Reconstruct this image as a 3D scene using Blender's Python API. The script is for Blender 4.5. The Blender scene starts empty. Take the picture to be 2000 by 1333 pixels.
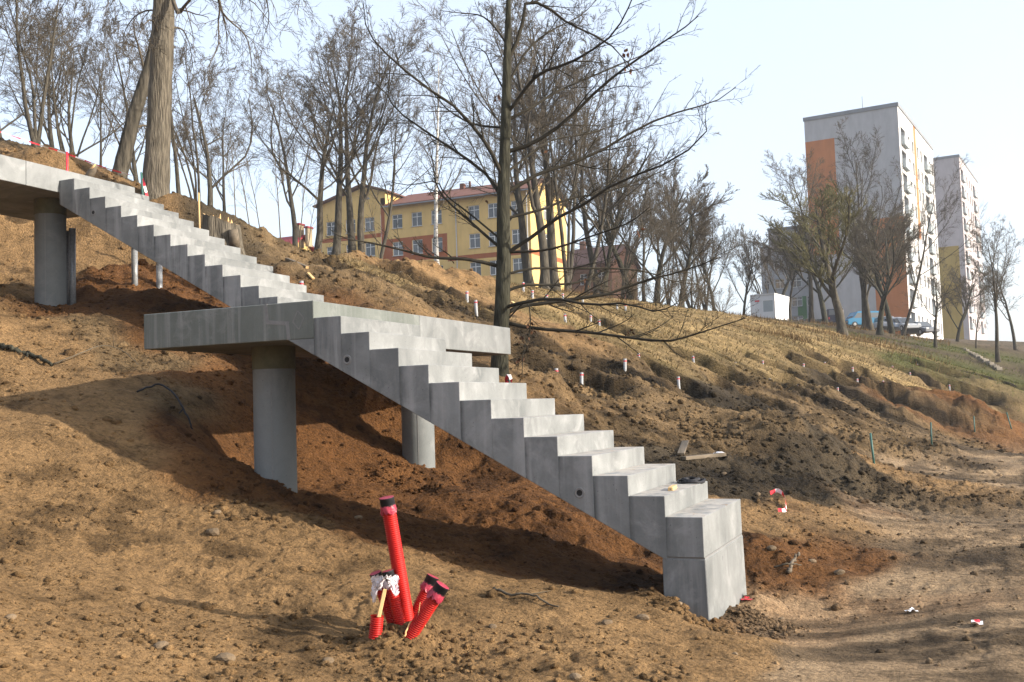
import bpy, bmesh, math, random
import numpy as np
from mathutils import Matrix, Vector

# ---------------------------------------------------------------- camera, sky, sun, exposure
# world frame: X runs down the staircase, Y runs away along the hill, Z is up, the camera stands at (0, 0, EYE)
scene = bpy.context.scene
COL = scene.collection
FPX, PIT, ROLL, AZ, EYE = 2020.52, 0.062536, 0.032497, 0.406953, 1.7
F0 = Vector((-math.sin(AZ), math.cos(AZ), 0)); R0 = Vector((math.cos(AZ), math.sin(AZ), 0)); Z0 = Vector((0, 0, 1))
FW = F0 * math.cos(PIT) + Z0 * math.sin(PIT)
UP = -F0 * math.sin(PIT) + Z0 * math.cos(PIT)
RC = R0 * math.cos(ROLL) - UP * math.sin(ROLL)
UC = R0 * math.sin(ROLL) + UP * math.cos(ROLL)
cam_data = bpy.data.cameras.new('camera'); cam = bpy.data.objects.new('camera', cam_data); COL.objects.link(cam)
cam_data.sensor_width = 36.0; cam_data.lens = FPX / 2000 * 36.0; cam_data.clip_start = 0.1; cam_data.clip_end = 4000
m = Matrix.Identity(4)
for i in range(3):
    m[i][0] = RC[i]; m[i][1] = UC[i]; m[i][2] = -FW[i]
m[2][3] = EYE
cam.matrix_world = m
scene.camera = cam

SUN_AZ, SUN_EL = math.radians(6.0), math.radians(21.5)      # azimuth measured from +X towards +Y
SUN = Vector((math.cos(SUN_AZ) * math.cos(SUN_EL), math.sin(SUN_AZ) * math.cos(SUN_EL), math.sin(SUN_EL)))
world = bpy.data.worlds.new('World'); scene.world = world; world.use_nodes = True
wn = world.node_tree.nodes; wl = world.node_tree.links
bg = wn['Background']
sky = wn.new('ShaderNodeTexSky'); sky.sky_type = 'NISHITA'; sky.sun_disc = False
sky.sun_elevation = SUN_EL; sky.sun_rotation = math.pi / 2 - SUN_AZ
sky.altitude = 100; sky.air_density = 1.0; sky.dust_density = 3.4; sky.ozone_density = 1.5
veil = wn.new('ShaderNodeMix'); veil.data_type = 'RGBA'; veil.inputs[0].default_value = 0.36      # thin even high cloud
veil.inputs[7].default_value = (6.8, 7.3, 8.2, 1); wl.new(sky.outputs[0], veil.inputs[6])
wl.new(veil.outputs[2], bg.inputs[0]); bg.inputs[1].default_value = 0.135
sun_data = bpy.data.lights.new('sun', 'SUN'); sun_data.energy = 4.9; sun_data.angle = math.radians(0.6); sun_data.color = (1.0, 0.91, 0.79)
sun = bpy.data.objects.new('sun', sun_data); COL.objects.link(sun)
sun.rotation_euler = SUN.to_track_quat('Z', 'Y').to_euler()
scene.view_settings.view_transform = 'Standard'; scene.view_settings.look = 'None'
scene.view_settings.exposure = 0.95; scene.view_settings.gamma = 1.0; scene.view_settings.use_curve_mapping = False

# ---------------------------------------------------------------- placing helpers
E0 = np.array([0, 0, EYE])
def ray(px, py):
    X, Y = px - 1000, 666.5 - py
    d = np.array(RC) * X / FPX + np.array(UC) * Y / FPX + np.array(FW)
    return d
def dist(px, py, D):
    d = ray(px, py); return E0 + d * D / math.hypot(d[0], d[1])
def ont(px, py, t):
    d = ray(px, py); return E0 + d * t / d[1]
def ons(px, py, s):
    d = ray(px, py); return E0 + d * s / d[0]

# ---------------------------------------------------------------- mesh helpers
def mesh_np(name, V, F, mat=None, smooth=False):
    """V (n,3) floats; F list of index arrays, each (k, 3) or (k, 4)"""
    V = np.asarray(V, np.float32)
    if not isinstance(F, (list, tuple)): F = [F]
    F = [np.asarray(f, np.int32) for f in F if len(f)]
    me = bpy.data.meshes.new(name)
    me.vertices.add(len(V)); me.vertices.foreach_set('co', V.ravel())
    nl = sum(f.size for f in F); npoly = sum(len(f) for f in F)
    me.loops.add(nl); me.polygons.add(npoly)
    me.loops.foreach_set('vertex_index', np.concatenate([f.ravel() for f in F]))
    sizes = np.concatenate([np.full(len(f), f.shape[1], np.int32) for f in F])
    me.polygons.foreach_set('loop_start', np.concatenate([[0], np.cumsum(sizes)[:-1]]).astype(np.int32))
    if smooth: me.polygons.foreach_set('use_smooth', np.ones(npoly, bool))
    me.update(calc_edges=True)
    if mat: me.materials.append(mat)
    return me
def link(name, me, parent=None, loc=None, rot=None, scale=None):
    o = bpy.data.objects.new(name, me); COL.objects.link(o)
    if parent is not None: o.parent = parent
    if loc is not None: o.location = loc
    if rot is not None: o.rotation_euler = rot
    if scale is not None: o.scale = scale if hasattr(scale, '__len__') else (scale,) * 3
    return o
def tag(o, label, cat, group=None):
    o['label'] = label; o['category'] = cat
    if group: o['group'] = group
    return o
def thing(name, label, cat, loc=(0, 0, 0), rotz=0, group=None):
    o = bpy.data.objects.new(name, None); COL.objects.link(o); o.empty_display_size = 0.1
    o.location = loc; o.rotation_euler = (0, 0, rotz)
    return tag(o, label, cat, group)
def bm_mesh(name, bm, mat, smooth=False):
    me = bpy.data.meshes.new(name); bm.normal_update(); bm.to_mesh(me); bm.free()
    if mat: me.materials.append(mat)
    if smooth: me.polygons.foreach_set('use_smooth', np.ones(len(me.polygons), bool))
    return me
def box_bm(x0, x1, y0, y1, z0, z1, bev=0.0, seg=1):
    bm = bmesh.new(); bmesh.ops.create_cube(bm, size=1)
    for v in bm.verts:
        v.co = Vector((x0 if v.co.x < 0 else x1, y0 if v.co.y < 0 else y1, z0 if v.co.z < 0 else z1))
    if bev: bmesh.ops.bevel(bm, geom=bm.edges[:], offset=bev, segments=seg, affect='EDGES', profile=0.5)
    return bm
def box(name, x0, x1, y0, y1, z0, z1, mat, parent=None, bev=0.0, **k):
    return link(name, bm_mesh(name, box_bm(x0, x1, y0, y1, z0, z1, bev), mat), parent, **k)
def prism_bm(poly, y0, y1, bev=0.0):
    """poly: list of (x, z), extruded along y"""
    bm = bmesh.new()
    a = [bm.verts.new((x, y0, z)) for x, z in poly]; b = [bm.verts.new((x, y1, z)) for x, z in poly]
    n = len(poly)
    bm.faces.new(a); bm.faces.new(b[::-1])
    for i in range(n): bm.faces.new((a[i], b[i], b[(i + 1) % n], a[(i + 1) % n]))
    bmesh.ops.recalc_face_normals(bm, faces=bm.faces[:])
    if bev: bmesh.ops.bevel(bm, geom=bm.edges[:], offset=bev, segments=1, affect='EDGES', profile=0.5)
    return bm
def tubes_np(groups):
    """groups: list of (P (n,k,3), R (n,k), sides, cap) -> V, [quads, tris]"""
    Vs, Qs, Ts, off = [], [], [], 0
    for P, R, m_, cap in groups:
        P = np.asarray(P, float); R = np.asarray(R, float)
        if P.ndim == 2: P = P[None]; R = R[None]
        n, k, _ = P.shape
        T = np.gradient(P, axis=1); T /= np.linalg.norm(T, axis=2, keepdims=True) + 1e-9
        mean = P[:, -1] - P[:, 0]; mean /= np.linalg.norm(mean, axis=1, keepdims=True) + 1e-9
        ref = np.where(np.abs(mean[:, 2:3]) > 0.8, np.array([[1.0, 0.13, 0]]), np.array([[0.1, 0.2, 1.0]]))
        A = np.cross(T, ref[:, None, :]); A /= np.linalg.norm(A, axis=2, keepdims=True) + 1e-9
        B = np.cross(T, A)
        th = np.arange(m_) * 2 * math.pi / m_
        ring = P[:, :, None, :] + R[:, :, None, None] * (A[:, :, None, :] * np.cos(th)[None, None, :, None] + B[:, :, None, :] * np.sin(th)[None, None, :, None])
        Vs.append(ring.reshape(-1, 3))
        idx = (np.arange(n * k * m_) + off).reshape(n, k, m_)
        a = idx[:, :-1]; b = idx[:, 1:]
        q = np.stack([a, np.roll(a, -1, 2), np.roll(b, -1, 2), b], -1).reshape(-1, 4)
        Qs.append(q); off += n * k * m_
        if cap:
            Vs.append(P[:, [0, -1]].reshape(-1, 3))
            c = (np.arange(n * 2) + off).reshape(n, 2); off += n * 2
            for e, kk in ((0, 0), (1, k - 1)):
                r = idx[:, kk]; rr = np.roll(r, -1, 1); cc = np.repeat(c[:, e:e + 1], m_, 1)
                Ts.append(np.stack([cc, rr, r] if e == 0 else [cc, r, rr], -1).reshape(-1, 3))
    V = np.concatenate(Vs); F = [np.concatenate(Qs)]
    if Ts: F.append(np.concatenate(Ts))
    return V, F
def tube_mesh(name, pts, rad, mat, sides=8, cap=True, smooth=True):
    pts = np.asarray(pts, float); rad = np.broadcast_to(np.asarray(rad, float), (len(pts),))
    V, F = tubes_np([(pts, rad, sides, cap)])
    return mesh_np(name, V, F, mat, smooth)
def smooth_curve(pts, n):
    """Catmull-Rom resample of a polyline"""
    P = np.asarray(pts, float)
    P = np.vstack([2 * P[0] - P[1], P, 2 * P[-1] - P[-2]])
    u = np.linspace(0, len(P) - 3 - 1e-6, n); i = u.astype(int); f = (u - i)[:, None]
    p0, p1, p2, p3 = P[i], P[i + 1], P[i + 2], P[i + 3]
    return 0.5 * ((2 * p1) + (-p0 + p2) * f + (2 * p0 - 5 * p1 + 4 * p2 - p3) * f**2 + (-p0 + 3 * p1 - 3 * p2 + p3) * f**3)

# ---------------------------------------------------------------- numpy noise
def _hash(ix, iy, seed):
    h = (ix.astype(np.int64) * 374761393 + iy.astype(np.int64) * 668265263 + seed * 1442695041) & 0xFFFFFFFF
    h = ((h ^ (h >> 13)) * 1274126177) & 0xFFFFFFFF
    return ((h ^ (h >> 16)) & 0xFFFFFF) / float(0xFFFFFF)
def vnoise(x, y, seed=0):
    ix, iy = np.floor(x), np.floor(y); fx, fy = x - ix, y - iy
    u, v = fx * fx * fx * (fx * (fx * 6 - 15) + 10), fy * fy * fy * (fy * (fy * 6 - 15) + 10)
    a, b = _hash(ix, iy, seed), _hash(ix + 1, iy, seed); c, d = _hash(ix, iy + 1, seed), _hash(ix + 1, iy + 1, seed)
    return (a + (b - a) * u + (c - a) * v + (a - b - c + d) * u * v) * 2 - 1
def fbm(x, y, octv=4, seed=0, gain=0.5):
    t, amp, r = 0, 1.0, 0
    for o in range(octv):
        c, s = math.cos(o * 0.7 + 0.3), math.sin(o * 0.7 + 0.3)
        r = r + amp * vnoise((x * c - y * s) * 2**o + o * 17.3, (x * s + y * c) * 2**o - o * 9.1, seed + o); amp *= gain
    return r
def sstep(a, b, x):
    t = np.clip((x - a) / (b - a), 0, 1); return t * t * (3 - 2 * t)

# ---------------------------------------------------------------- procedural materials
def new_mat(name):
    mt = bpy.data.materials.new(name); mt.use_nodes = True
    nt = mt.node_tree; return mt, nt, nt.nodes['Principled BSDF'], nt.nodes, nt.links
def noise_mat(name, c1, c2, scale=8.0, rough=0.8, bump=0.0, bscale=None, stretch=(1, 1, 1), metal=0.0, detail=6.0, contrast=(0.3, 0.7), rand=0.0, coord='Object', spec=0.3, bdist=0.02):
    if max(c2) < 0.6: c1, c2 = tuple(v * 0.78 for v in c1), tuple(v * 0.78 for v in c2)
    mt, nt, P, N, L = new_mat(name)
    tc = N.new('ShaderNodeTexCoord'); mp = N.new('ShaderNodeMapping'); mp.inputs['Scale'].default_value = stretch
    L.new(tc.outputs[coord], mp.inputs['Vector'])
    nz = N.new('ShaderNodeTexNoise'); nz.inputs['Scale'].default_value = scale; nz.inputs['Detail'].default_value = detail; nz.inputs['Roughness'].default_value = 0.6
    L.new(mp.outputs[0], nz.inputs['Vector'])
    rp = N.new('ShaderNodeValToRGB'); rp.color_ramp.elements[0].position = contrast[0]; rp.color_ramp.elements[1].position = contrast[1]
    rp.color_ramp.elements[0].color = (*c1, 1); rp.color_ramp.elements[1].color = (*c2, 1)
    L.new(nz.outputs[0], rp.inputs[0])
    out = rp.outputs[0]
    if rand:
        oi = N.new('ShaderNodeObjectInfo'); mr = N.new('ShaderNodeMapRange'); mr.inputs[3].default_value = 1 - rand; mr.inputs[4].default_value = 1 + rand
        L.new(oi.outputs['Random'], mr.inputs[0])
        mx = N.new('ShaderNodeVectorMath'); mx.operation = 'SCALE'; L.new(out, mx.inputs[0]); L.new(mr.outputs[0], mx.inputs['Scale']); out = mx.outputs[0]
    L.new(out, P.inputs['Base Color'])
    P.inputs['Roughness'].default_value = rough; P.inputs['Metallic'].default_value = metal
    P.inputs['Specular IOR Level'].default_value = spec
    if bump:
        bz = N.new('ShaderNodeTexNoise'); bz.inputs['Scale'].default_value = bscale or scale * 3; bz.inputs['Detail'].default_value = 5
        L.new(mp.outputs[0], bz.inputs['Vector'])
        bp = N.new('ShaderNodeBump'); bp.inputs['Strength'].default_value = bump; bp.inputs['Distance'].default_value = bdist
        L.new(bz.outputs[0], bp.inputs['Height']); L.new(bp.outputs[0], P.inputs['Normal'])
    return mt
M = {}
def concrete_mat(name, base, light, dark, streak=0.5, coord='Object', sscale=1.0, drip=False):
    mt, nt, P, N, L = new_mat(name)
    tc = N.new('ShaderNodeTexCoord'); src = tc.outputs[coord]
    if coord == 'Object':      # world position so that alike steps do not repeat one stain
        g = N.new('ShaderNodeNewGeometry'); src = g.outputs['Position']
    def noise(scale, stretch, det=6, ro=0.6, dist=0.0):
        mp = N.new('ShaderNodeMapping'); mp.inputs['Scale'].default_value = stretch; L.new(src, mp.inputs[0])
        z = N.new('ShaderNodeTexNoise'); z.inputs['Scale'].default_value = scale; z.inputs['Detail'].default_value = det; z.inputs['Roughness'].default_value = ro; z.inputs['Distortion'].default_value = dist
        L.new(mp.outputs[0], z.inputs['Vector']); return z.outputs[0]
    def ramp(f, p0, p1):
        r = N.new('ShaderNodeMapRange'); r.inputs[1].default_value = p0; r.inputs[2].default_value = p1; L.new(f, r.inputs[0]); return r.outputs[0]
    def mix(a, b, f, mode='MIX'):
        x = N.new('ShaderNodeMix'); x.data_type = 'RGBA'; x.blend_type = mode
        for inp, v in ((x.inputs[6], a), (x.inputs[7], b)):
            if isinstance(v, tuple): inp.default_value = (*v, 1)
            else: L.new(v, inp)
        if isinstance(f, float): x.inputs[0].default_value = f
        else: L.new(f, x.inputs[0])
        return x.outputs[2]
    blot = ramp(noise(1.6, (1, 1, 1), 7, 0.62, 0.4), 0.36, 0.66)
    c = mix(base, dark, blot)
    lt = N.new('ShaderNodeMath'); lt.operation = 'MULTIPLY'
    L.new(ramp(noise(2.3, (1, 1, 1.0), 8, 0.65, 0.8), 0.52, 0.72), lt.inputs[0]); lt.inputs[1].default_value = 0.7
    c = mix(c, light, lt.outputs[0])
    st = ramp(noise(7.0 * sscale, (1, 1, 0.07 / sscale), 4, 0.55), 0.52, 0.66)       # rain streaks running down
    gn = N.new('ShaderNodeNewGeometry'); sx = N.new('ShaderNodeSeparateXYZ'); L.new(gn.outputs['True Normal'], sx.inputs[0])
    ab = N.new('ShaderNodeMath'); ab.operation = 'ABSOLUTE'; L.new(sx.outputs[1], ab.inputs[0])
    wf = N.new('ShaderNodeMapRange'); wf.inputs[3].default_value = streak * 0.22; wf.inputs[4].default_value = streak; L.new(ab.outputs[0], wf.inputs[0])   # the weather side (-Y) carries the streaks
    sm = N.new('ShaderNodeMath'); sm.operation = 'MULTIPLY'; L.new(st, sm.inputs[0]); L.new(wf.outputs[0], sm.inputs[1])
    c = mix(c, light, sm.outputs[0])
    st2 = ramp(noise(5.0 * sscale, (1.3, 1.3, 0.05 / sscale), 3, 0.5), 0.56, 0.7)
    sm2 = N.new('ShaderNodeMath'); sm2.operation = 'MULTIPLY'; L.new(st2, sm2.inputs[0]); L.new(wf.outputs[0], sm2.inputs[1])
    c = mix(c, dark, sm2.outputs[0])
    if drip:                                   # damp drip stain below the inner corner of each step
        ox = N.new('ShaderNodeSeparateXYZ'); L.new(tc.outputs['Object'], ox.inputs[0])
        d1 = N.new('ShaderNodeMapRange'); d1.inputs[1].default_value = -0.255; d1.inputs[2].default_value = -0.292; L.new(ox.outputs[0], d1.inputs[0])
        d2 = N.new('ShaderNodeMath'); d2.operation = 'MULTIPLY'; L.new(d1.outputs[0], d2.inputs[0]); L.new(ramp(noise(3.0, (1, 1, 0.5), 6, 0.65), 0.42, 0.60), d2.inputs[1])
        d3 = N.new('ShaderNodeMath'); d3.operation = 'MULTIPLY'; L.new(d2.outputs[0], d3.inputs[0]); L.new(ab.outputs[0], d3.inputs[1])
        c = mix(c, tuple(v * 0.62 for v in dark), d3.outputs[0])
    vo = N.new('ShaderNodeTexVoronoi'); vo.inputs['Scale'].default_value = 22; L.new(src, vo.inputs['Vector'])      # air holes left by the formwork
    vr = N.new('ShaderNodeMapRange'); vr.inputs[1].default_value = 0.10; vr.inputs[2].default_value = 0.06; vr.inputs[3].default_value = 0.0; vr.inputs[4].default_value = 1.0; L.new(vo.outputs['Distance'], vr.inputs[0])
    vm = N.new('ShaderNodeMath'); vm.operation = 'MULTIPLY'; L.new(vr.outputs[0], vm.inputs[0]); L.new(ramp(noise(3.0, (1, 1, 1), 3), 0.5, 0.6), vm.inputs[1])
    c = mix(c, tuple(v * 0.45 for v in dark), vm.outputs[0])
    up_ = N.new('ShaderNodeMapRange'); up_.inputs[1].default_value = 0.7; up_.inputs[2].default_value = 0.95; up_.inputs[3].default_value = 0.0; L.new(sx.outputs[2], up_.inputs[0])   # sandy dust lying on treads
    dm = N.new('ShaderNodeMath'); dm.operation = 'MULTIPLY'; L.new(ramp(noise(5.0, (1, 1, 1), 8, 0.7, 0.5), 0.35, 0.6), dm.inputs[0]); L.new(up_.outputs[0], dm.inputs[1])
    c = mix(c, (0.38, 0.35, 0.31), dm.outputs[0])
    dm2 = N.new('ShaderNodeMath'); dm2.operation = 'MULTIPLY'; L.new(ramp(noise(9.0, (1, 1, 1), 8, 0.75, 0.8), 0.58, 0.66), dm2.inputs[0]); L.new(up_.outputs[0], dm2.inputs[1])
    c = mix(c, (0.24, 0.155, 0.085), dm2.outputs[0])
    oi = N.new('ShaderNodeObjectInfo'); mr = N.new('ShaderNodeMapRange'); mr.inputs[3].default_value = 0.95; mr.inputs[4].default_value = 1.05; L.new(oi.outputs['Random'], mr.inputs[0])
    sc = N.new('ShaderNodeVectorMath'); sc.operation = 'SCALE'; L.new(c, sc.inputs[0]); L.new(mr.outputs[0], sc.inputs['Scale'])
    fine = N.new('ShaderNodeMapRange'); fine.inputs[3].default_value = 0.88; fine.inputs[4].default_value = 1.1; L.new(noise(60, (1, 1, 1), 4), fine.inputs[0])
    s2 = N.new('ShaderNodeVectorMath'); s2.operation = 'SCALE'; L.new(sc.outputs[0], s2.inputs[0]); L.new(fine.outputs[0], s2.inputs['Scale'])
    L.new(s2.outputs[0], P.inputs['Base Color']); P.inputs['Roughness'].default_value = 0.75; P.inputs['Specular IOR Level'].default_value = 0.3
    bp = N.new('ShaderNodeBump'); bp.inputs['Strength'].default_value = 0.12; bp.inputs['Distance'].default_value = 0.01
    L.new(noise(35, (1, 1, 1), 5), bp.inputs['Height']); L.new(bp.outputs[0], P.inputs['Normal'])
    return mt
M['concrete'] = concrete_mat('concrete', (0.205, 0.214, 0.214), (0.30, 0.304, 0.304), (0.12, 0.128, 0.129), 0.6)
M['concrete_step'] = concrete_mat('concrete_step', (0.205, 0.214, 0.214), (0.31, 0.314, 0.314), (0.115, 0.123, 0.124), 0.6, drip=True)
M['concrete_damp'] = concrete_mat('concrete_damp', (0.140, 0.153, 0.142), (0.27, 0.275, 0.272), (0.10, 0.112, 0.102), 0.42, sscale=2.4)
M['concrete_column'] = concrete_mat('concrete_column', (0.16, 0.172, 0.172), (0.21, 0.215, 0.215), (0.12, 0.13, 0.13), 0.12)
M['collar'] = noise_mat('olive_collar', (0.10, 0.098, 0.06), (0.15, 0.145, 0.09), 9, 0.85)  # olive coat, toned darker to include the deep shade under the landing
M['mortar'] = noise_mat('mortar', (0.20, 0.20, 0.20), (0.27, 0.27, 0.265), 20, 0.9)
M['dark'] = noise_mat('hole_shade', (0.012, 0.012, 0.012), (0.03, 0.03, 0.03), 20, 0.9)
M['galv'] = noise_mat('galvanised_steel', (0.22, 0.23, 0.24), (0.36, 0.37, 0.38), 30, 0.42, metal=0.2)
M['pipe_white'] = noise_mat('pipe_pale_grey', (0.30, 0.31, 0.32), (0.46, 0.46, 0.46), 30, 0.5)
M['tape_red'] = noise_mat('tape_red', (0.62, 0.03, 0.05), (0.72, 0.05, 0.07), 20, 0.4)
M['tape_white'] = noise_mat('tape_white', (0.72, 0.70, 0.70), (0.82, 0.80, 0.80), 20, 0.4)
M['wood_new'] = noise_mat('fresh_timber', (0.48, 0.30, 0.12), (0.66, 0.45, 0.22), 12, 0.7, stretch=(1, 1, 0.15), bump=0.2)
M['wood_grey'] = noise_mat('weathered_timber', (0.10, 0.08, 0.055), (0.20, 0.16, 0.115), 12, 0.8, stretch=(0.2, 1, 1), bump=0.3)
M['stake_green'] = noise_mat('green_coated_steel', (0.04, 0.11, 0.10), (0.06, 0.17, 0.14), 15, 0.5)

# ---------------------------------------------------------------- the terrain as one height function
SEED = 11
CP = []                                   # control points (x, y, z)
def cw(*pts): CP.extend(pts)
def cp(*pts):
    for px, py, D in pts: CP.append(tuple(dist(px, py, D)))
# bank in the left foreground and its crest beside the excavation
for px, py in ((0, 798), (79, 806), (172, 850), (247, 890), (313, 918), (380, 960), (495, 1000), (620, 1035), (760, 1080), (940, 1119), (1090, 1145), (1221, 1172)):
    cw(tuple(ont(px, py, 7.92)))
for px, py, t in ((0, 597, 10.7), (109, 628, 10.35), (158, 671, 9.9), (231, 737, 9.4), (297, 770, 9.2), (346, 834, 8.85), (420, 890, 8.5)):
    cw(tuple(ont(px, py, t)))
cw((-1, 6, 0), (-2, 6, .02), (-3, 6, .08), (-4, 6, .2), (-5, 6, .36), (-6, 6, .58), (-7, 6, .85), (-8, 6, 1.15), (-9, 6.2, 1.5), (-2.2, 7.9, .05))
cw((-1, 4, 0), (-2, 4, .03), (-3.1, 4, .12), (-4.7, 4, .4), (-6, 4, .75), (-0.8, 2, 0), (-2, 2, .1), (-3, 2, .3), (1, 2, 0), (1, 4, 0), (2, 6, -.02), (0, 1, 0), (0, 6, 0))
# excavation under the stairs
cw((-2.2, 9, -.05), (-3, 9, .08), (-4, 9, .28), (-5, 9, .5), (-6.5, 8.9, .88), (-7.5, 9.2, 1.15))
cw((-2.5, 10.5, .1), (-4, 10.5, .45), (-5, 10.5, .7), (-6.5, 11.8, .92), (-7.5, 10.5, 1.15), (-12.7, 11.7, 3.35))
cp((30, 450, 22), (30, 575, 18.8), (160, 500, 21), (263, 548, 19.2), (175, 605, 16.4), (400, 594, 17.4), (263, 575, 17.0), (380, 640, 15.2), (620, 720, 15.4), (700, 800, 14.2), (760, 900, 13.2), (1000, 975, 11.8), (1100, 1010, 11), (330, 522, 20.6),
   (300, 722, 13.6), (400, 768, 13.0), (250, 660, 14.9), (350, 650, 15.2))
cw((-1.6, 8.1, -.12), (-1.6, 9.5, -.22), (-2.0, 8.0, -.05), (-1.2, 11, -.05), (0, 9, -.05), (1.5, 10, -.05), (0.4, 14, -.05), (2, 20, -.1), (1, 27, -.1), (4, 30, -.15), (4, 12, -.05))
# hillside beyond the stairs
cp((1400, 962, 13.2), (1480, 952, 14.2), (1560, 942, 15.5), (1620, 932, 17), (1450, 927, 14.8), (1540, 915, 16.4))
cp((1505, 985, 13.6), (1400, 955, 13.4), (1330, 905, 14.3), (1250, 862, 15.3), (1100, 800, 16.4), (1650, 955, 17), (1700, 905, 24), (1860, 868, 34), (1500, 835, 18.5), (1900, 842, 38), (1930, 803, 42), (1990, 792, 48), (2000, 842, 47))
cp((1325, 755, 24), (1636, 752, 36), (975, 725, 15.8), (1170, 628, 29), (785, 577, 26), (1087, 736, 19.5), (1800, 762, 42), (1800, 700, 58), (1700, 690, 48), (1550, 665, 42), (1450, 650, 45), (1300, 650, 33), (1400, 700, 30), (1200, 682, 24))
cp((1450, 618, 88), (1250, 592, 52), (1100, 578, 38), (1000, 562, 34), (900, 548, 31), (720, 530, 25), (600, 512, 23), (470, 510, 20), (330, 418, 21), (440, 466, 20.5), (540, 520, 19))
cp((700, 518, 35), (850, 535, 40), (950, 552, 45), (1000, 558, 60), (1150, 584, 44), (1250, 600, 75), (550, 508, 32), (450, 480, 26), (380, 440, 25), (620, 520, 28), (800, 545, 32), (1350, 608, 62))
cp((130, 345, 22.6), (60, 328, 22.8), (200, 362, 22.6))
cp((300, 388, 22), (235, 352, 24), (100, 318, 24), (0, 290, 26))
# ground behind the crest, up to the houses
cp((640, 520, 48), (740, 526, 50), (1075, 580, 50), (1250, 598, 62), (1380, 612, 75), (1100, 588, 90), (1250, 608, 100), (1350, 618, 100), (1900, 700, 120), (1800, 682, 120), (75, 310, 33), (350, 392, 29), (500, 480, 42), (1000, 562, 115), (700, 560, 125), (540, 505, 80))
cp((1505, 626, 105), (1585, 632, 82), (1640, 642, 112), (1645, 654, 62), (1720, 650, 76), (1690, 652, 134), (1780, 666, 130), (1828, 682, 72), (1906, 685, 84), (1950, 703, 66), (1980, 681, 95), (1860, 662, 185), (2000, 742, 62), (2000, 718, 110))
CP = np.array(CP)
def polar(x, y):
    a = x * R0.x + y * R0.y; b = x * F0.x + y * F0.y
    return np.arctan2(a, b), np.hypot(a, b)
KP = 0.9
def lp(x, y):
    ph, D = polar(x, y); return np.clip(ph, -0.72, 0.72) * KP, np.log(D + 4)
LUT = {}
def lut(key, fn, x, y):
    """table look-up in (bearing, log distance) for large point sets"""
    ph, D = polar(x, y)
    if len(x) < 3000 or np.abs(ph).max() > 0.58: return None
    if key not in LUT:
        a = np.linspace(-.6, .6, 420); b = np.linspace(math.log(1.0), math.log(200.0), 420); A, B = np.meshgrid(a, b, indexing='ij'); R_ = np.exp(B)
        v = fn((R_ * (np.cos(A) * F0.x + np.sin(A) * R0.x)).ravel(), (R_ * (np.cos(A) * F0.y + np.sin(A) * R0.y)).ravel()); LUT[key] = v.reshape(420, 420, -1)
    g = LUT[key]; fa = np.clip((ph + .6) / 1.2 * 419, 0, 418.99); fb = np.clip(np.log(D) / math.log(200.0) * 419, 0, 418.99); i = fa.astype(int); j = fb.astype(int); u = (fa - i)[:, None]; w = (fb - j)[:, None]
    return (g[i, j] * (1 - u) + g[i + 1, j] * u) * (1 - w) + (g[i, j + 1] * (1 - u) + g[i + 1, j + 1] * u) * w
def tps_fit(C, lam=2e-4):
    u, v = lp(C[:, 0], C[:, 1]); n = len(C)
    d2 = (u[:, None] - u)**2 + (v[:, None] - v)**2
    K = 0.5 * d2 * np.log(d2 + 1e-12) + lam * np.eye(n)
    P = np.stack([np.ones(n), u, v], 1)
    A = np.block([[K, P], [P.T, np.zeros((3, 3))]])
    w = np.linalg.solve(A, np.concatenate([C[:, 2], np.zeros(3)]))
    return u, v, w
TU, TV, TW = tps_fit(CP)
def base_h(x, y):
    r = lut('h', base_exact, x, y)
    return base_exact(x, y) if r is None else r[:, 0]
def base_exact(x, y):
    u, v = lp(x, y); r = TW[-3] + TW[-2] * u + TW[-1] * v
    for i in range(len(TU)):
        d2 = (u - TU[i])**2 + (v - TV[i])**2
        r = r + TW[i] * 0.5 * d2 * np.log(d2 + 1e-12)
    ph, D = polar(x, y)
    plane = np.clip(-(x + 2) * 0.42, 0, 5.5) + np.clip(-(x + 16) * 0.2, 0, 8)
    w = sstep(0.55, 0.95, np.abs(ph)); wf = sstep(150, 260, D)
    r = r * (1 - w) + plane * w
    return r * (1 - wf) + np.clip(r, 0, 14) * wf
# bare pipe stubs stick out of short trenches cut along the hillside: (px, py of the base, distance, trench length)
PIPES = [(1325, 750, 24, 2.6), (1248, 717, 25.5, 2.6), (1136, 729, 20.5, 1.4), (1087, 735, 19.5, 0), (1427, 748, 27.5, 2.2), (1354, 708, 29, 2.6), (1436, 710, 32, 3.0), (1504, 743, 31, 2.4),
         (1558, 749, 33, 2.2), (1636, 755, 36, 2.4), (1490, 713, 35, 3.2), (1570, 722, 38, 3.4), (1612, 725, 40, 3.6), (1666, 735, 41, 3.8), (1675, 754, 39, 2.6), (1726, 766, 41, 3.0),
         (1745, 752, 47, 4), (1779, 761, 47, 3.5), (1795, 757, 50, 4), (1838, 786, 46, 3), (1856, 783, 48, 3.5), (1834, 750, 56, 4), (1966, 780, 55, 3), (1946, 781, 52, 3),
         (1170, 629, 29, 2.2), (1154, 625, 30, 2), (1104, 636, 26, 0), (1069, 611, 29, 0), (1100, 603, 32, 0), (1138, 590, 35, 0), (1023, 584, 30, 0), (1041, 600, 28, 0), (1223, 762, 22, 0),
         (785, 578, 26, 2.0), (1205, 596, 36, 0), (1222, 610, 36, 0), (913, 602, 24, 0), (930, 626, 22, 0), (490, 497, 17.6, 0), (589, 544, 18, 0), (603, 572, 17, 0)]
HOLES = [tuple(dist(px, py, D)[:2]) + (L, D) for px, py, D, L in PIPES if L > 0]
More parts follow.
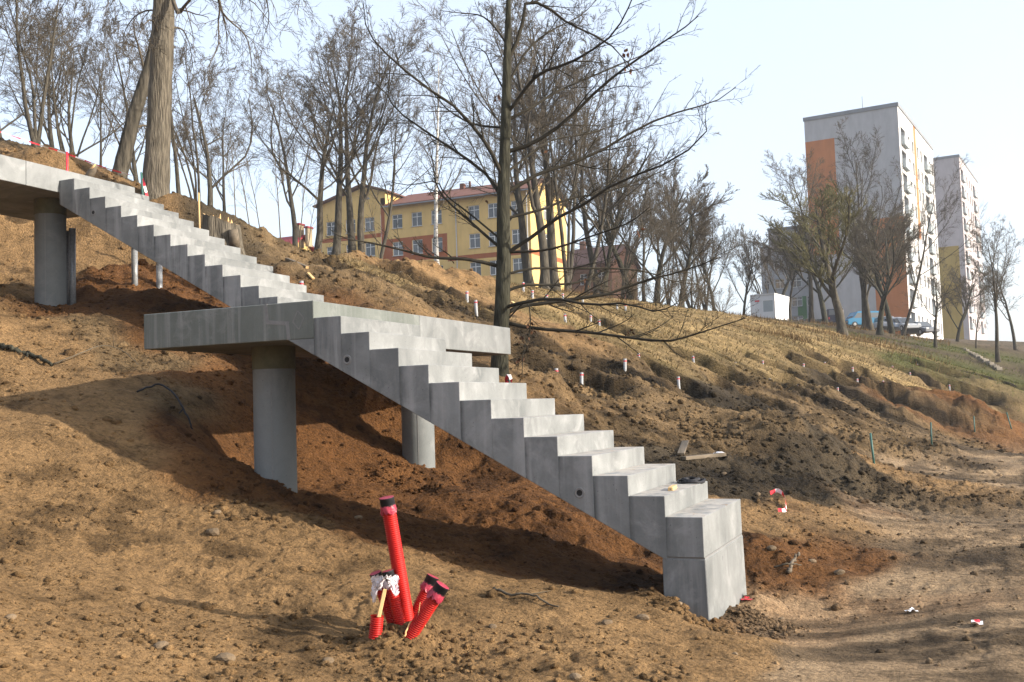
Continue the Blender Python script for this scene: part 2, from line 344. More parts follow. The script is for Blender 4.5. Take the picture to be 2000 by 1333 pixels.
FURROWS = [(870, 570, 25, 2.6), (930, 610, 23, 3), (1000, 640, 22, 2.4), (1060, 680, 20, 3), (1130, 680, 22, 3), (1200, 700, 22, 3), (680, 560, 21, 2), (760, 540, 25, 2), (1010, 690, 18, 1.6), (1080, 600, 30, 3), (640, 545, 20.5, 1.6), (820, 600, 22, 2.2),
           (1680, 765, 35, 4), (1760, 780, 38, 5), (1590, 775, 31, 4), (1520, 790, 25, 3), (1440, 775, 24, 3), (1380, 790, 21, 2.5), (1850, 800, 42, 5), (1900, 775, 52, 6)]
MOUNDS = [(790, 516, 26.5, 1.9, 0.62), (870, 540, 27.5, 1.3, 0.36), (690, 526, 26, 1.0, 0.14), (990, 585, 28, 1.6, 0.3), (90, 318, 23.5, 0.6, 0.26), (125, 330, 23, 0.5, 0.12), (1470, 800, 21, 0.7, 0.3), (1530, 880, 17.8, 0.7, 0.22), (1600, 895, 18.8, 0.6, 0.15), (1660, 905, 20.8, 0.5, 0.1),
          (1895, 830, 40, 1.6, 0.4), (1850, 815, 40, 1.4, 0.2), (1555, 860, 18.6, 0.7, 0.15), (1010, 680, 17.5, .8, .22), (1170, 815, 16.3, .7, .22), (1080, 765, 17.3, .5, .25), (245, 560, 18.8, .9, .2), (-1, 0, 0, 0, 0), (785, 1262, 6.9, .22, .08), (745, 1262, 6.85, .16, .07), (815, 1255, 6.95, .16, .05), (1490, 1215, 7.4, .28, .1), (1400, 1215, 7.5, .22, .1), (1320, 1190, 7.9, .25, .07)]
MOUNDS = [tuple(dist(px, py, D)[:2]) + (r, h) for px, py, D, r, h in MOUNDS if r] + [(-6.3, 8.6, .30, .07), (-6.75, 8.75, .25, .08), (-6.25, 11.6, .3, .08), (-6.7, 11.7, .3, .08), (-12.5, 11.5, .35, .1), (-2.35, 8.15, .16, .08), (-2.1, 8.0, .15, .06), (-1.78, 8.9, .18, .08), (-1.75, 9.5, .2, .10), (-1.8, 8.25, .12, .05)]
FURROWS = [tuple(dist(px, py, D)[:2]) + (L, D) for px, py, D, L in FURROWS]
# soil kinds: 0 sand, 1 red clay, 2 dark topsoil, 3 dry grass, 4 green grass, 5 road dirt, 6 brown disturbed soil, 7 woodland floor
SOIL = np.array([[0.292, 0.180, 0.083], [0.16, 0.074, 0.027], [0.060, 0.046, 0.029], [0.29, 0.205, 0.095], [0.085, 0.086, 0.028], [0.265, 0.187, 0.112], [0.195, 0.131, 0.067], [0.095, 0.071, 0.042]])
SP = []
def sp(k, *pts):
    for px, py, D in pts:
        q = dist(px, py, D); SP.append((q[0], q[1], k))
def sw(k, *pts):
    for x, y in pts: SP.append((x, y, k))
sw(0, (-9, 7.4), (-8, 7.2), (-7, 7), (-6, 7), (-5, 6.8), (-4.4, 6), (-6, 5), (-8, 5), (-3, 6), (-4, 4), (-3, 4.6), (-2, 6.6), (-3, 7.4), (-2.2, 5), (-1.5, 7), (-5.4, 7.5), (-6.2, 7.6), (-10, 8), (-3.9, 7.3), (-2.5, 7.6), (-1.2, 5))
sw(1, (-7.4, 9), (-6.6, 8.7), (-6, 8.6), (-5, 8.5), (-4, 8.5), (-3, 8.5), (-2.6, 8.9), (-3.6, 9.6), (-5, 9.6), (-6, 10), (-4, 11), (-5, 12), (-7, 12), (-9, 10), (-9, 12), (-10.5, 12), (-8, 10.5), (-12, 13))
sw(0, (-9.5, 8.6), (-10.5, 9.4), (-8.4, 8.4), (-11.5, 10), (-7.4, 8.2))
sw(6, (-9.8, 10.2), (-11.2, 10.7), (-8.6, 9.4))
sp(0, (30, 470, 21.5), (100, 520, 20), (180, 500, 20.5), (30, 580, 19), (150, 480, 21), (230, 500, 20), (80, 315, 24))
sp(1, (300, 560, 18.8), (400, 592, 17.4), (240, 565, 18.6), (300, 570, 17), (350, 580, 18), (200, 600, 17))
sp(6, (1100, 800, 16.4), (1180, 830, 16), (1050, 740, 17.5), (1250, 850, 15.6), (1300, 800, 19), (1200, 760, 20), (1400, 780, 22), (1500, 860, 18), (1550, 800, 23), (1650, 860, 23), (1700, 800, 29), (1750, 840, 30), (800, 600, 23), (700, 560, 22), (950, 640, 21), (1000, 660, 19.5), (1820, 820, 36), (620, 530, 20.5))
sp(0, (1060, 790, 16.4), (1120, 810, 16.2), (1000, 680, 18), (880, 540, 27), (800, 520, 26.5), (950, 580, 28), (1020, 620, 25), (1480, 790, 20.5), (1080, 645, 24), (1700, 930, 20), (1560, 1000, 14), (1460, 1020, 12.5))
sp(2, (1400, 920, 14), (1500, 930, 15), (1450, 960, 13.6), (1580, 930, 16.5), (1520, 880, 17.5), (1620, 900, 18.5), (1340, 890, 14.4), (1480, 770, 25.5), (1600, 775, 31), (1720, 785, 35), (1550, 845, 19.5))
sp(6, (1380, 760, 23), (1560, 765, 29), (1640, 775, 32), (1790, 790, 39), (1600, 830, 22), (1450, 840, 18.5), (1300, 770, 21), (1860, 775, 48), (1660, 820, 26), (1420, 800, 20.5))
sp(3, (1200, 620, 36), (1300, 620, 42), (1250, 660, 29), (1350, 660, 35), (1400, 690, 32), (1450, 640, 52), (1500, 690, 38), (1560, 680, 44), (1600, 720, 38), (1650, 690, 48), (1300, 700, 26), (1150, 650, 26), (1500, 640, 66), (1700, 720, 45), (1750, 710, 52), (1620, 670, 60), (1400, 630, 62), (720, 545, 23.5), (660, 530, 22.5), (850, 585, 24))
sp(4, (1780, 700, 62), (1850, 720, 58), (1900, 740, 56), (1850, 690, 72), (1920, 700, 76), (1980, 740, 62), (1740, 680, 70), (1960, 760, 56), (1800, 735, 50))
sp(7, (1700, 660, 72), (1800, 690, 66), (1850, 665, 95), (1950, 690, 85), (1990, 720, 66), (1750, 660, 85), (1900, 670, 110), (1600, 640, 80), (600, 505, 40), (500, 480, 45), (1000, 555, 60), (800, 520, 60), (1200, 590, 60), (300, 390, 24), (200, 340, 28), (80, 310, 34), (450, 450, 21), (1680, 640, 110), (1500, 625, 100))
sp(1, (1890, 820, 41), (1850, 810, 41), (1930, 835, 39.5), (1800, 800, 38), (1480, 1050, 11.5), (1550, 1080, 10.6), (1620, 1060, 11.2))
sp(5, (1750, 1000, 15), (1850, 930, 22), (1950, 900, 28), (1980, 860, 40), (1800, 1100, 10.8), (1950, 1050, 12), (1700, 1180, 8.6), (1900, 1250, 7.8), (1600, 1290, 7), (1500, 1150, 9), (1760, 920, 24), (1870, 890, 30))
sw(5, (0.5, 3), (2, 6), (3, 15), (5, 30), (1, 1), (4, 10), (8, 45), (-0.3, 5.5))
SP = np.array(SP)
def soil_w(x, y):
    r = lut('w', soil_exact, x, y)
    return soil_exact(x, y) if r is None else r
def soil_exact(x, y):
    """soil-kind weights (n, 8), with wandering borders"""
    ph, D = polar(x, y); sc = 0.035 * np.minimum(D, 40)
    lu, lv = ph * 9.0, np.log(D + .5) * 9.0
    wx = x + fbm(lu, lv, 3, 71) * sc; wy = y + fbm(lu + 40, lv, 3, 81) * sc
    u, v = lp(wx, wy); su, sv = lp(SP[:, 0], SP[:, 1])
    W = np.zeros((len(u), 8))
    for i in range(len(su)):
        d2 = (u - su[i])**2 + (v - sv[i])**2 + 4e-4
        W[:, int(SP[i, 2])] += 1.0 / d2**3
    W /= W.sum(1, keepdims=True)
    far = sstep(100, 160, D)[:, None]; base = np.zeros(8); base[7] = 1
    return W * (1 - far) + base * far
ROUGH = np.array([0.45, 0.8, 0.8, 0.22, 0.2, 0.12, 0.9, 0.4])
def trench_depth(x, y):
    hole = np.zeros_like(x)
    def near(hx, hy, r): return np.nonzero((np.abs(x - hx) < r) & (np.abs(y - hy) < r))[0]
    for hx, hy, L, hd in HOLES:
        i = near(hx, hy, 4)
        if not len(i): continue
        lx = min(max(.6 * L + .7, 1.5), 2.8); dx = x[i] - hx - .22 * lx; dy = y[i] - hy - .14 + 0.16 * vnoise(x[i] * 2.1 + hx, x[i] * 0 + hy, 3)
        rp = np.clip((dy + 1.5) / 1.5, 0, 1) ** 1.5 * sstep(.16, .0, dy)      # undercut back wall, floor running out towards the valley side
        hole[i] = np.maximum(hole[i], np.exp(-(dx / (lx * .46))**6) * rp * (0.62 + .12 * vnoise(x[i] * 3, y[i] * 3, 8)))
    for hx, hy, L, hd in FURROWS:
        i = near(hx, hy, 5)
        if not len(i): continue
        dx = x[i] - hx; dy = y[i] - hy + 0.2 * vnoise(x[i] * 1.3 + hx, x[i] * 0 + hy, 4)
        hole[i] = np.maximum(hole[i], np.exp(-(dx / (L * .40))**4) * np.clip((dy + 1.1) / 1.1, 0, 1) ** 1.5 * sstep(.2, 0, dy) * 0.30)
    return hole
def ground_z(x, y, W=None, base=None):
    x = np.atleast_1d(np.asarray(x, float)); y = np.atleast_1d(np.asarray(y, float))
    z = base_h(x, y) if base is None else base.copy()
    if W is None: W = soil_w(x, y)
    ph, D = polar(x, y)
    for mx, my, r, h in MOUNDS:
        d = np.hypot(x - mx, y - my) / r; z = z + h * np.exp(-d * d) * (1 + 0.25 * vnoise(x * 3.1, y * 3.1, 5))
    z = z - trench_depth(x, y)
    rg = W @ ROUGH
    slope_ = (W[:, 3] + W[:, 6] + .6 * W[:, 4]) * (y > 12.8) * (D < 75)      # raked furrows running straight down the hillside
    z = z + slope_ * (0.04 * fbm(x * 0.45, y * 2.2, 3, 25) + 0.02 * vnoise(x * 1.2, y * 7, 26)) * np.clip(D / 20, .7, 1.5)
    near = np.clip(D / 12, 0.45, 1.6) * (1 - 0.75 * sstep(60, 110, D))
    z = z + rg * near * (0.085 * fbm(x * 0.9, y * 0.9, 3, 21) + 0.06 * np.abs(fbm(x * 2.3, y * 2.3, 3, 31)) )
    # clods and lumps: ridged, patchy
    patch = sstep(-0.15, 0.6, fbm(x * 0.7 + 5, y * 0.7, 2, 44))
    z = z + rg * np.clip(D / 10, .5, 2.0) * patch * 0.035 * (1 - np.abs(fbm(x * 5.1, y * 5.1, 3, 51))) * (D < 70)
    z = z + (D < 45) * (0.35 + 0.65 * patch) * (0.4 + rg) * 0.016 * np.clip(D / 10, .8, 2.4) * fbm(x * 11, y * 11, 3, 61)
    pile = sstep(9.5, 10.5, y) * sstep(14.5, 13.0, y) * sstep(-12.6, -13.6, x) * (D < 24)
    z = z + pile * 0.22 * np.abs(fbm(x * 0.8, y * 1.7, 4, 66))
    # wheel and bucket tracks pressed along the road
    rd = W[:, 5] + 0.5 * W[:, 0] * (y > 9)
    xr = x - 0.0022 * np.clip(y - 12, 0, 60)**2 + 0.25 * np.sin(y * 0.16)
    z = z + rd * (0.006 * fbm(xr * 2.2, y * 0.5, 3, 90) + 0.006 * vnoise(xr * 8, y * 0.35, 91))
    # scraped bank: shallow grooves running down the slope in the foreground
    bank = (W[:, 0] + .4 * W[:, 5]) * (y < 8.6) * (D < 14)
    al, ac = x - 0.45 * y, 0.45 * x + y      # along and across the fall of the bank
    rows_ = fbm(ac * 2.6, al * 0.9, 4, 93); z = z + bank * (0.028 * (np.abs(rows_) - .35) + 0.016 * (0.3 + patch) * np.abs(fbm(ac * 8, al * 5, 3, 95)))
    return z
def gz(x, y): return float(ground_z(x, y)[0])
def ground_hit(px, py, d0=3.0, d1=160.0):
    """first point where the sight line through a pixel meets the ground"""
    Ds = np.exp(np.linspace(math.log(d0), math.log(d1), 420)); d = ray(px, py); k = math.hypot(d[0], d[1])
    P = E0 + d[None] * (Ds / k)[:, None]
    g = ground_z(P[:, 0], P[:, 1]); below = np.nonzero(P[:, 2] < g)[0]
    if not len(below): return P[-1]
    i = below[0]; q = P[i].copy(); q[2] = g[i]; return q

def ground_mesh():
    # angular rows: dense across the view, coarse behind the camera
    dense = np.linspace(-0.49, 0.49, 700); side = 0.5 + (np.linspace(0, 1, 60)**1.7) * (math.pi - 0.5)
    ph = np.concatenate([-side[1:][::-1], dense, side[1:-1]])
    near = np.exp(np.linspace(math.log(1.0), math.log(4.0), 36))[:-1]
    mid = np.exp(np.linspace(math.log(4.0), math.log(16.0), 370))[:-1]
    mid2 = np.exp(np.linspace(math.log(16.0), math.log(60.0), 260))[:-1]
    far = np.exp(np.linspace(math.log(60.0), math.log(2600.0), 120))
    rr = np.concatenate([near, mid, mid2, far])
    A, B = len(rr), len(ph)
    R_, P_ = np.meshgrid(rr, ph, indexing='ij')
    x = (R_ * (np.cos(P_) * F0.x + np.sin(P_) * R0.x)).ravel(); y = (R_ * (np.cos(P_) * F0.y + np.sin(P_) * R0.y)).ravel()
    X2, Y2 = x.reshape(A, B), y.reshape(A, B)
    def coarse(fn, st):                        # evaluate on every st-th row and column, then fill in linearly
        ia = np.unique(np.append(np.arange(0, A, st), A - 1)); ib = np.unique(np.append(np.arange(0, B, st), B - 1))
        v = fn(X2[np.ix_(ia, ib)].ravel(), Y2[np.ix_(ia, ib)].ravel()); v = v.reshape(len(ia), len(ib), -1)
        fa = np.interp(np.arange(A), ia, np.arange(len(ia))); fb = np.interp(np.arange(B), ib, np.arange(len(ib)))
        i0 = np.minimum(fa.astype(int), len(ia) - 2); j0 = np.minimum(fb.astype(int), len(ib) - 2); u = (fa - i0)[:, None, None]; w = (fb - j0)[None, :, None]
        r = v[i0] * (1 - u) + v[i0 + 1] * u
        r = r[:, j0] * (1 - w) + r[:, j0 + 1] * w
        return r.reshape(A * B, -1)
    bh = coarse(base_exact, 4)[:, 0]; W = coarse(soil_exact, 3); z = ground_z(x, y, W, bh)
    V = np.stack([x, y, z], 1)
    V = np.vstack([V, [[0, 0, float(z[:B].mean())]]])
    idx = np.arange(A * B).reshape(A, B); nx = np.roll(idx, -1, 1)
    Q = np.stack([idx[:-1], nx[:-1], nx[1:], idx[1:]], -1).reshape(-1, 4)[:, ::-1]
    T = np.stack([idx[0], nx[0], np.full(B, A * B)], -1)[:, ::-1][:, ::-1]
    me = mesh_np('ground', V, [Q, T], M['soil'], True)
    W = np.vstack([W, W[:1]])
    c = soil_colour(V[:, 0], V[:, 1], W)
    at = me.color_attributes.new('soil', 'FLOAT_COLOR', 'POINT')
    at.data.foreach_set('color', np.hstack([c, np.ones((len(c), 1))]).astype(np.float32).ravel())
    ga = me.attributes.new('grass', 'FLOAT', 'POINT'); ga.data.foreach_set('value', (W[:, 3] + W[:, 4]).astype(np.float32))
    return me
def soil_colour(x, y, W):
    ph, D = polar(x, y)
    c = W @ SOIL
    n1 = fbm(x * 0.9, y * 0.9, 4, 101); n2 = fbm(x * 2.6, y * 2.6, 4, 111); n3 = fbm(x * 0.5, y * 0.5, 3, 121)
    # darker humus smears and paler dry patches lying in every soil
    dk = sstep(0.0, 0.6, n2) * sstep(-0.45, 0.35, n1); lt = sstep(0.1, 0.8, -n1)
    gr = (W[:, 3] + W[:, 4])
    c = c * (1 - (0.46 * dk * (1 - 0.5 * gr))[:, None]) * (1 + (0.22 * lt)[:, None])
    # rust-red and dark stripes in the churned road and on the bank
    rd = W[:, 5]; xr = x - 0.0022 * np.clip(y - 12, 0, 60)**2
    st = sstep(0.15, 0.7, vnoise(xr * 2.2, y * 0.16, 131) + 0.4 * n2)
    c = c * (1 - (0.4 * rd * st * sstep(9, 16, y))[:, None]) + np.array([0.19, 0.09, 0.035]) * (0.30 * rd * sstep(0.1, .8, n3 + .5 * n1) * (y < 16))[:, None]
    a_ = x * R0.x + y * R0.y; b_ = x * F0.x + y * F0.y
    sk = fbm(a_ * 0.45, b_ * 2.6 / np.clip(D / 12, .8, 3) ** .5, 3, 141)  # streaks across the view: mud tracks, and tree shadows painted onto the road
    fl = (W[:, 2] * (y > 11) + W[:, 5]) * (D < 60)
    c = c * (1 - (0.45 * fl * sstep(-.05, .55, sk))[:, None]) * (1 + (0.45 * fl * sstep(.1, .7, -sk))[:, None])
    dn = fbm(x * 0.5, y * 2.6, 3, 151); hs_ = (W[:, 3] + W[:, 6]) * (y > 12.8)
    c = c * (1 - (0.34 * hs_ * sstep(.05, .6, dn))[:, None]) * (1 + (0.25 * hs_ * sstep(.1, .6, -dn))[:, None])
    g2 = sstep(0.0, 0.8, n3 + 0.6 * n2)
    c = c * (1 - (0.3 * W[:, 3] * g2)[:, None]) + np.array([0.11, 0.095, 0.035]) * (0.3 * W[:, 3] * g2)[:, None]
    for hx, hy, L, hd in HOLES + FURROWS:      # turned-up dark topsoil in and below each trench, with trench shade painted in
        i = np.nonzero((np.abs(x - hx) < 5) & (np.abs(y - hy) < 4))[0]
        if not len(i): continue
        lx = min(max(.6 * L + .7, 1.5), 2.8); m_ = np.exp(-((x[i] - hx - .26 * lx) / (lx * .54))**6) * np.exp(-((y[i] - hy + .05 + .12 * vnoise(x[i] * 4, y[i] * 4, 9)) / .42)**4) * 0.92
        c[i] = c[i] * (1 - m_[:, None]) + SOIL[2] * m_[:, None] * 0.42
    return np.clip(c, 0.015, 0.8)
def soil_mat():
    mt, nt, P, N, L = new_mat('soil')
    at = N.new('ShaderNodeAttribute'); at.attribute_name = 'soil'
    ge = N.new('ShaderNodeNewGeometry')
    def noise(scale, det=6, ro=0.65, dist=0.0):
        z = N.new('ShaderNodeTexNoise'); z.inputs['Scale'].default_value = scale; z.inputs['Detail'].default_value = det; z.inputs['Roughness'].default_value = ro; z.inputs['Distortion'].default_value = dist
        L.new(ge.outputs['Position'], z.inputs['Vector']); return z.outputs[0]
    def rng(f, a, b, c, d):
        r = N.new('ShaderNodeMapRange'); r.inputs[1].default_value = a; r.inputs[2].default_value = b; r.inputs[3].default_value = c; r.inputs[4].default_value = d; L.new(f, r.inputs[0]); return r.outputs[0]
    def scale(v, f):
        s = N.new('ShaderNodeVectorMath'); s.operation = 'SCALE'; L.new(v, s.inputs[0]); L.new(f, s.inputs['Scale']); return s.outputs[0]
    c = scale(at.outputs['Color'], rng(noise(3.0, 8, 0.7), 0.3, 0.7, 0.78, 1.2))
    c = scale(c, rng(noise(22, 6, 0.7), 0.3, 0.72, 0.72, 1.24))
    mp = N.new('ShaderNodeMapping'); mp.inputs['Scale'].default_value = (0.55, 1.3, 1.3); mp.inputs['Rotation'].default_value = (0, 0, -0.5); L.new(ge.outputs['Position'], mp.inputs[0])
    def noise2(scale, det, ro, dist):
        z = N.new('ShaderNodeTexNoise'); z.inputs['Scale'].default_value = scale; z.inputs['Detail'].default_value = det; z.inputs['Roughness'].default_value = ro; z.inputs['Distortion'].default_value = dist
        L.new(mp.outputs[0], z.inputs['Vector']); return z.outputs[0]
    c = scale(c, rng(noise2(14, 5, 0.78, 0.7), 0.52, 0.61, 1.0, 0.58))       # small dark crumbs of humus, and shadowed pits painted as dark specks
    c = scale(c, rng(noise2(4.5, 6, 0.8, 0.5), 0.54, 0.64, 1.0, 0.62))
    L.new(c, P.inputs['Base Color']); P.inputs['Roughness'].default_value = 0.95; P.inputs['Specular IOR Level'].default_value = 0.12
    vo = N.new('ShaderNodeTexVoronoi'); vo.inputs['Scale'].default_value = 34; L.new(ge.outputs['Position'], vo.inputs['Vector'])
    h1 = N.new('ShaderNodeMath'); h1.operation = 'MULTIPLY'; L.new(vo.outputs['Distance'], h1.inputs[0]); h1.inputs[1].default_value = 0.25
    h2 = N.new('ShaderNodeMath'); h2.operation = 'ADD'; L.new(noise(13, 8, 0.74), h2.inputs[0]); L.new(h1.outputs[0], h2.inputs[1])
    bp = N.new('ShaderNodeBump'); bp.inputs['Strength'].default_value = 1.0; bp.inputs['Distance'].default_value = 0.12; L.new(h2.outputs[0], bp.inputs['Height'])
    L.new(bp.outputs[0], P.inputs['Normal'])
    return mt
M['soil'] = soil_mat()
ground = link('ground', ground_mesh()); ground['kind'] = 'structure'

# ---------------------------------------------------------------- the concrete staircase
TR, RI, RI2, TR2 = 0.3013, 0.165, 0.1681, 0.2995
S0, T0, H0 = -5.542, 8.164, 2.751            # near nose of the middle landing
S1, T1, H1 = -11.869, 11.361, 5.273          # nose of the first step below the upper landing
WID, WID2, SLAB = 1.535, 1.548, 0.358
def step_mesh(name, tread, rise, width, depth, flat=None):
    """one step cut from the flight: nose at the origin, tread behind it, sloping soffit below"""
    k = rise / tread
    lo = lambda s: -(depth) - k * s            # soffit height below the nose line
    if flat is None: poly = [(0, 0), (-tread, 0), (-tread, lo(-tread)), (0, lo(0))]
    else: poly = [(0, 0), (-tread, 0), (-tread, flat), (0, flat)]
    return bm_mesh(name, prism_bm(poly, 0, width, 0.004), M['concrete_step'])
lower = thing('staircase_flight', 'lower flight of raw concrete steps coming down to the square pier by the dirt road', 'stairs', (S0, T0, H0), group='precast flights of the new concrete stairs')
me = step_mesh('step', TR, RI, WID, 0.515)
for k in range(1, 12): link('step', me, lower, (TR * k, 0, -RI * k))
k = 12; zb = 0.452 - (H0 - RI * 12)
link('step', step_mesh('step', TR, RI, WID, 0.515, flat=zb), lower, (TR * 12, 0, -RI * 12))
link('haunch', bm_mesh('haunch', prism_bm([(-0.001, -SLAB - 0.001), (-0.287, -SLAB - 0.001), (-0.001, -0.515)], 0, WID, 0.0), M['concrete']), lower)
def socket(parent, x, z):
    bm = bmesh.new()
    n = 20
    prof = [(0.020, 0.004), (0.026, -0.004), (0.040, -0.006), (0.046, 0.0), (0.046, 0.01)]
    rings = [[bm.verts.new((r * math.cos(2 * math.pi * i / n), y, r * math.sin(2 * math.pi * i / n))) for i in range(n)] for r, y in prof]
    for a, b in zip(rings[:-1], rings[1:]):
        for i in range(n): bm.faces.new((a[i], a[(i + 1) % n], b[(i + 1) % n], b[i]))
    bmesh.ops.recalc_face_normals(bm, faces=bm.faces[:])
    o = link('lifting_socket', bm_mesh('lifting_socket', bm, M['mortar']), parent, (x, 0, z))
    bm = bmesh.new(); bmesh.ops.create_circle(bm, cap_ends=True, radius=0.026, segments=20, matrix=Matrix.Rotation(math.pi / 2, 4, 'X'))  # flat dark disc painted in place of the shaded hole
    link('hole_disc', bm_mesh('hole_disc', bm, M['dark']), o, (0, -0.0035, 0))
socket(lower, -5.183 - S0, 2.175 - H0); socket(lower, -2.952 - S0, 0.96 - H0)
upper = thing('staircase_flight', 'upper flight of raw concrete steps between the two landings, earth mound behind it', 'stairs', (S1, T1, H1), group='precast flights of the new concrete stairs')
me = step_mesh('step', TR2, RI2, WID2, 0.525)
for k in range(0, 15): link('step', me, upper, (TR2 * k, 0, -RI2 * k))
socket(upper, -11.501 - S1, 4.722 - H1)
# middle landing: two precast slabs with a stepped mortar joint
land = thing('stair_landing', 'stained middle landing slab of the concrete stairs, carried by two round columns', 'landing', (S0, T0, H0), group='landing slabs')
def slab(name, x0, x1, y0, y1, z0, z1, mat, parent): return box(name, x0, x1, y0, y1, z0, z1, mat, parent, 0.006)
slab('slab', -2.058, 0, 0, 2.087, -SLAB, 0, M['concrete_damp'], land)
slab('slab', -2.058, 0, 2.091, 4.646, -SLAB, 0, M['concrete'], land)
jt = [(-0.545, 0.002), (-0.527, -0.175), (-0.297, -0.200), (-0.283, -SLAB + .002)]
w = 0.017
poly = [(jt[0][0] - w, jt[0][1]), (jt[0][0] + w, jt[0][1]), (jt[1][0] + w, jt[1][1] + w), (jt[2][0] + w, jt[2][1] + w), (jt[3][0] + w, jt[3][1]), (jt[3][0] - w, jt[3][1]), (jt[2][0] - w, jt[2][1] - w), (jt[1][0] - w, jt[1][1] - w)]
link('mortar_joint', bm_mesh('mortar_joint', prism_bm(poly, -0.003, 0.004), M['mortar']), land)
bm = bmesh.new()                              # cast-in lozenge mark: four raised bars
q = [(-0.175, -0.085), (-0.108, -0.16), (-0.165, -0.265), (-0.232, -0.19)]
for a, b in zip(q, q[1:] + q[:1]):
    d = Vector((b[0] - a[0], 0, b[1] - a[1])); n_ = Vector((-d.z, 0, d.x)).normalized() * 0.006
    vs = [Vector((a[0], -0.004, a[1])) - n_, Vector((b[0], -0.004, b[1])) - n_, Vector((b[0], -0.004, b[1])) + n_, Vector((a[0], -0.004, a[1])) + n_]
    bm.faces.new([bm.verts.new(v) for v in vs])
link('cast_mark', bm_mesh('cast_mark', bm, M['mortar']), land)
up = thing('stair_landing', 'upper landing slab at the left edge of the picture, above a single column', 'landing', (-12.168, T1, 5.452), group='landing slabs')
slab('slab', -2.1, 0, -3.2, -0.6, -SLAB, 0, M['concrete'], up)
slab('slab', -2.1, 0, -0.596, 1.55, -SLAB, 0, M['concrete'], up)
# abutment pier under the lowest step
pier = thing('abutment_pier', 'square concrete pier carrying the lowest step, set in a heap of sandy soil', 'pier', (-2.27, T0, 0.44))
bm = box_bm(0, 0.351, 0.004, WID - 0.006, -0.9, 0.0, 0.007)
for v in bm.verts:                            # slight batter towards the base
    if v.co.z < -0.5 and v.co.x > 0.2: v.co.x += 0.02
link('pier_shaft', bm_mesh('pier_shaft', bm, M['concrete']), pier)
box('bearing_joint', 0.006, 0.345, 0.012, WID - 0.016, 0.0, 0.012, M['mortar'], pier)
for yy in (0.62,): box('form_seam', 0.3515, 0.3535, yy, yy + 0.006, -0.62, -0.06, M['mortar'], pier, rot=(0, 0, 0))
def column(name, x, y, ztop, dia, label, collar=True):
    z0 = gz(x, y) - 0.5
    o = thing(name, label, 'column', (x, y, z0), group='round concrete columns under the landings')
    h = ztop - z0 - 0.002
    bm = bmesh.new(); n = 40; r = dia / 2
    hh = [0, 0.5, h * 0.5, h - 0.235 if collar else h]
    rings = [[bm.verts.new((r * math.cos(2 * math.pi * i / n), r * math.sin(2 * math.pi * i / n), z)) for i in range(n)] for z in hh]
    for a, b in zip(rings[:-1], rings[1:]):
        for i in range(n): bm.faces.new((a[i], a[(i + 1) % n], b[(i + 1) % n], b[i]))
    link('shaft', bm_mesh('shaft', bm, M['concrete_column'], True), o)
    if collar:
        bm = bmesh.new(); r2 = r * 1.03
        rings = [[bm.verts.new((q * math.cos(2 * math.pi * i / n), q * math.sin(2 * math.pi * i / n), z)) for i in range(n)] for q, z in ((r - .002, h - 0.236), (r2, h - 0.234), (r2, h))]
        for a, b in zip(rings[:-1], rings[1:]):
            for i in range(n): bm.faces.new((a[i], a[(i + 1) % n], b[(i + 1) % n], b[i]))
        link('collar', bm_mesh('collar', bm, M['collar'], False), o)
    # formwork seam running down the side that faces the camera
    a = math.radians(-62); link('form_seam', bm_mesh('form_seam', box_bm(-.002, .003, -.004, .004, 0.3, h - 0.24), M['mortar']), o, ((r) * math.cos(a), r * math.sin(a), 0), (0, 0, a))
    return o
column('concrete_column', -6.516, 8.862, H0 - SLAB, 0.43, 'round concrete column under the near end of the middle landing')
column('concrete_column', -6.471, 11.848, H0 - SLAB, 0.42, 'round concrete column under the far end of the middle landing, behind the lower flight')
column('concrete_column', -12.73, 11.71, 5.452 - SLAB, 0.455, 'round concrete column under the upper landing at the left edge')

# ---------------------------------------------------------------- bare trees
def bark_mat(name, c1, c2, scale=9, stretch=(1, 1, 0.22), bump=0.8, moss=None):
    return noise_mat(name, c1, c2, scale, 0.9, bump, scale * 1.6, stretch, contrast=(0.35, 0.68), spec=0.15, bdist=0.05)
M['bark'] = bark_mat('bark_grey_brown', (0.042, 0.037, 0.028), (0.12, 0.105, 0.08))
M['bark_big'] = bark_mat('bark_furrowed_tan', (0.07, 0.06, 0.045), (0.215, 0.185, 0.14), 7, (3.2, 3.2, 0.4), 1.0)
M['bark_dark'] = bark_mat('bark_dark_olive', (0.022, 0.021, 0.014), (0.075, 0.072, 0.05), 14)
M['bark_birch'] = noise_mat('bark_birch', (0.05, 0.05, 0.045), (0.62, 0.60, 0.56), 4, 0.7, 0.2, 12, (0.6, 0.6, 3.5), contrast=(0.36, 0.46))
M['twig'] = noise_mat('twig_brown', (0.075, 0.062, 0.046), (0.15, 0.125, 0.09), 3, 0.9, spec=0.1)
M['twig_far'] = noise_mat('twig_hazel', (0.10, 0.08, 0.055), (0.18, 0.145, 0.095), 3, 0.9, spec=0.1)
M['twig_green'] = noise_mat('twig_olive', (0.09, 0.088, 0.04), (0.17, 0.15, 0.075), 3, 0.9, spec=0.1)
M['twig_dark'] = noise_mat('twig_dark', (0.024, 0.022, 0.017), (0.06, 0.052, 0.038), 5, 0.9, spec=0.1)
M['leaf_dry'] = noise_mat('dry_oak_leaf', (0.07, 0.03, 0.014), (0.15, 0.065, 0.028), 20, 0.8)
def norm(a): return a / (np.linalg.norm(a, axis=-1, keepdims=True) + 1e-9)
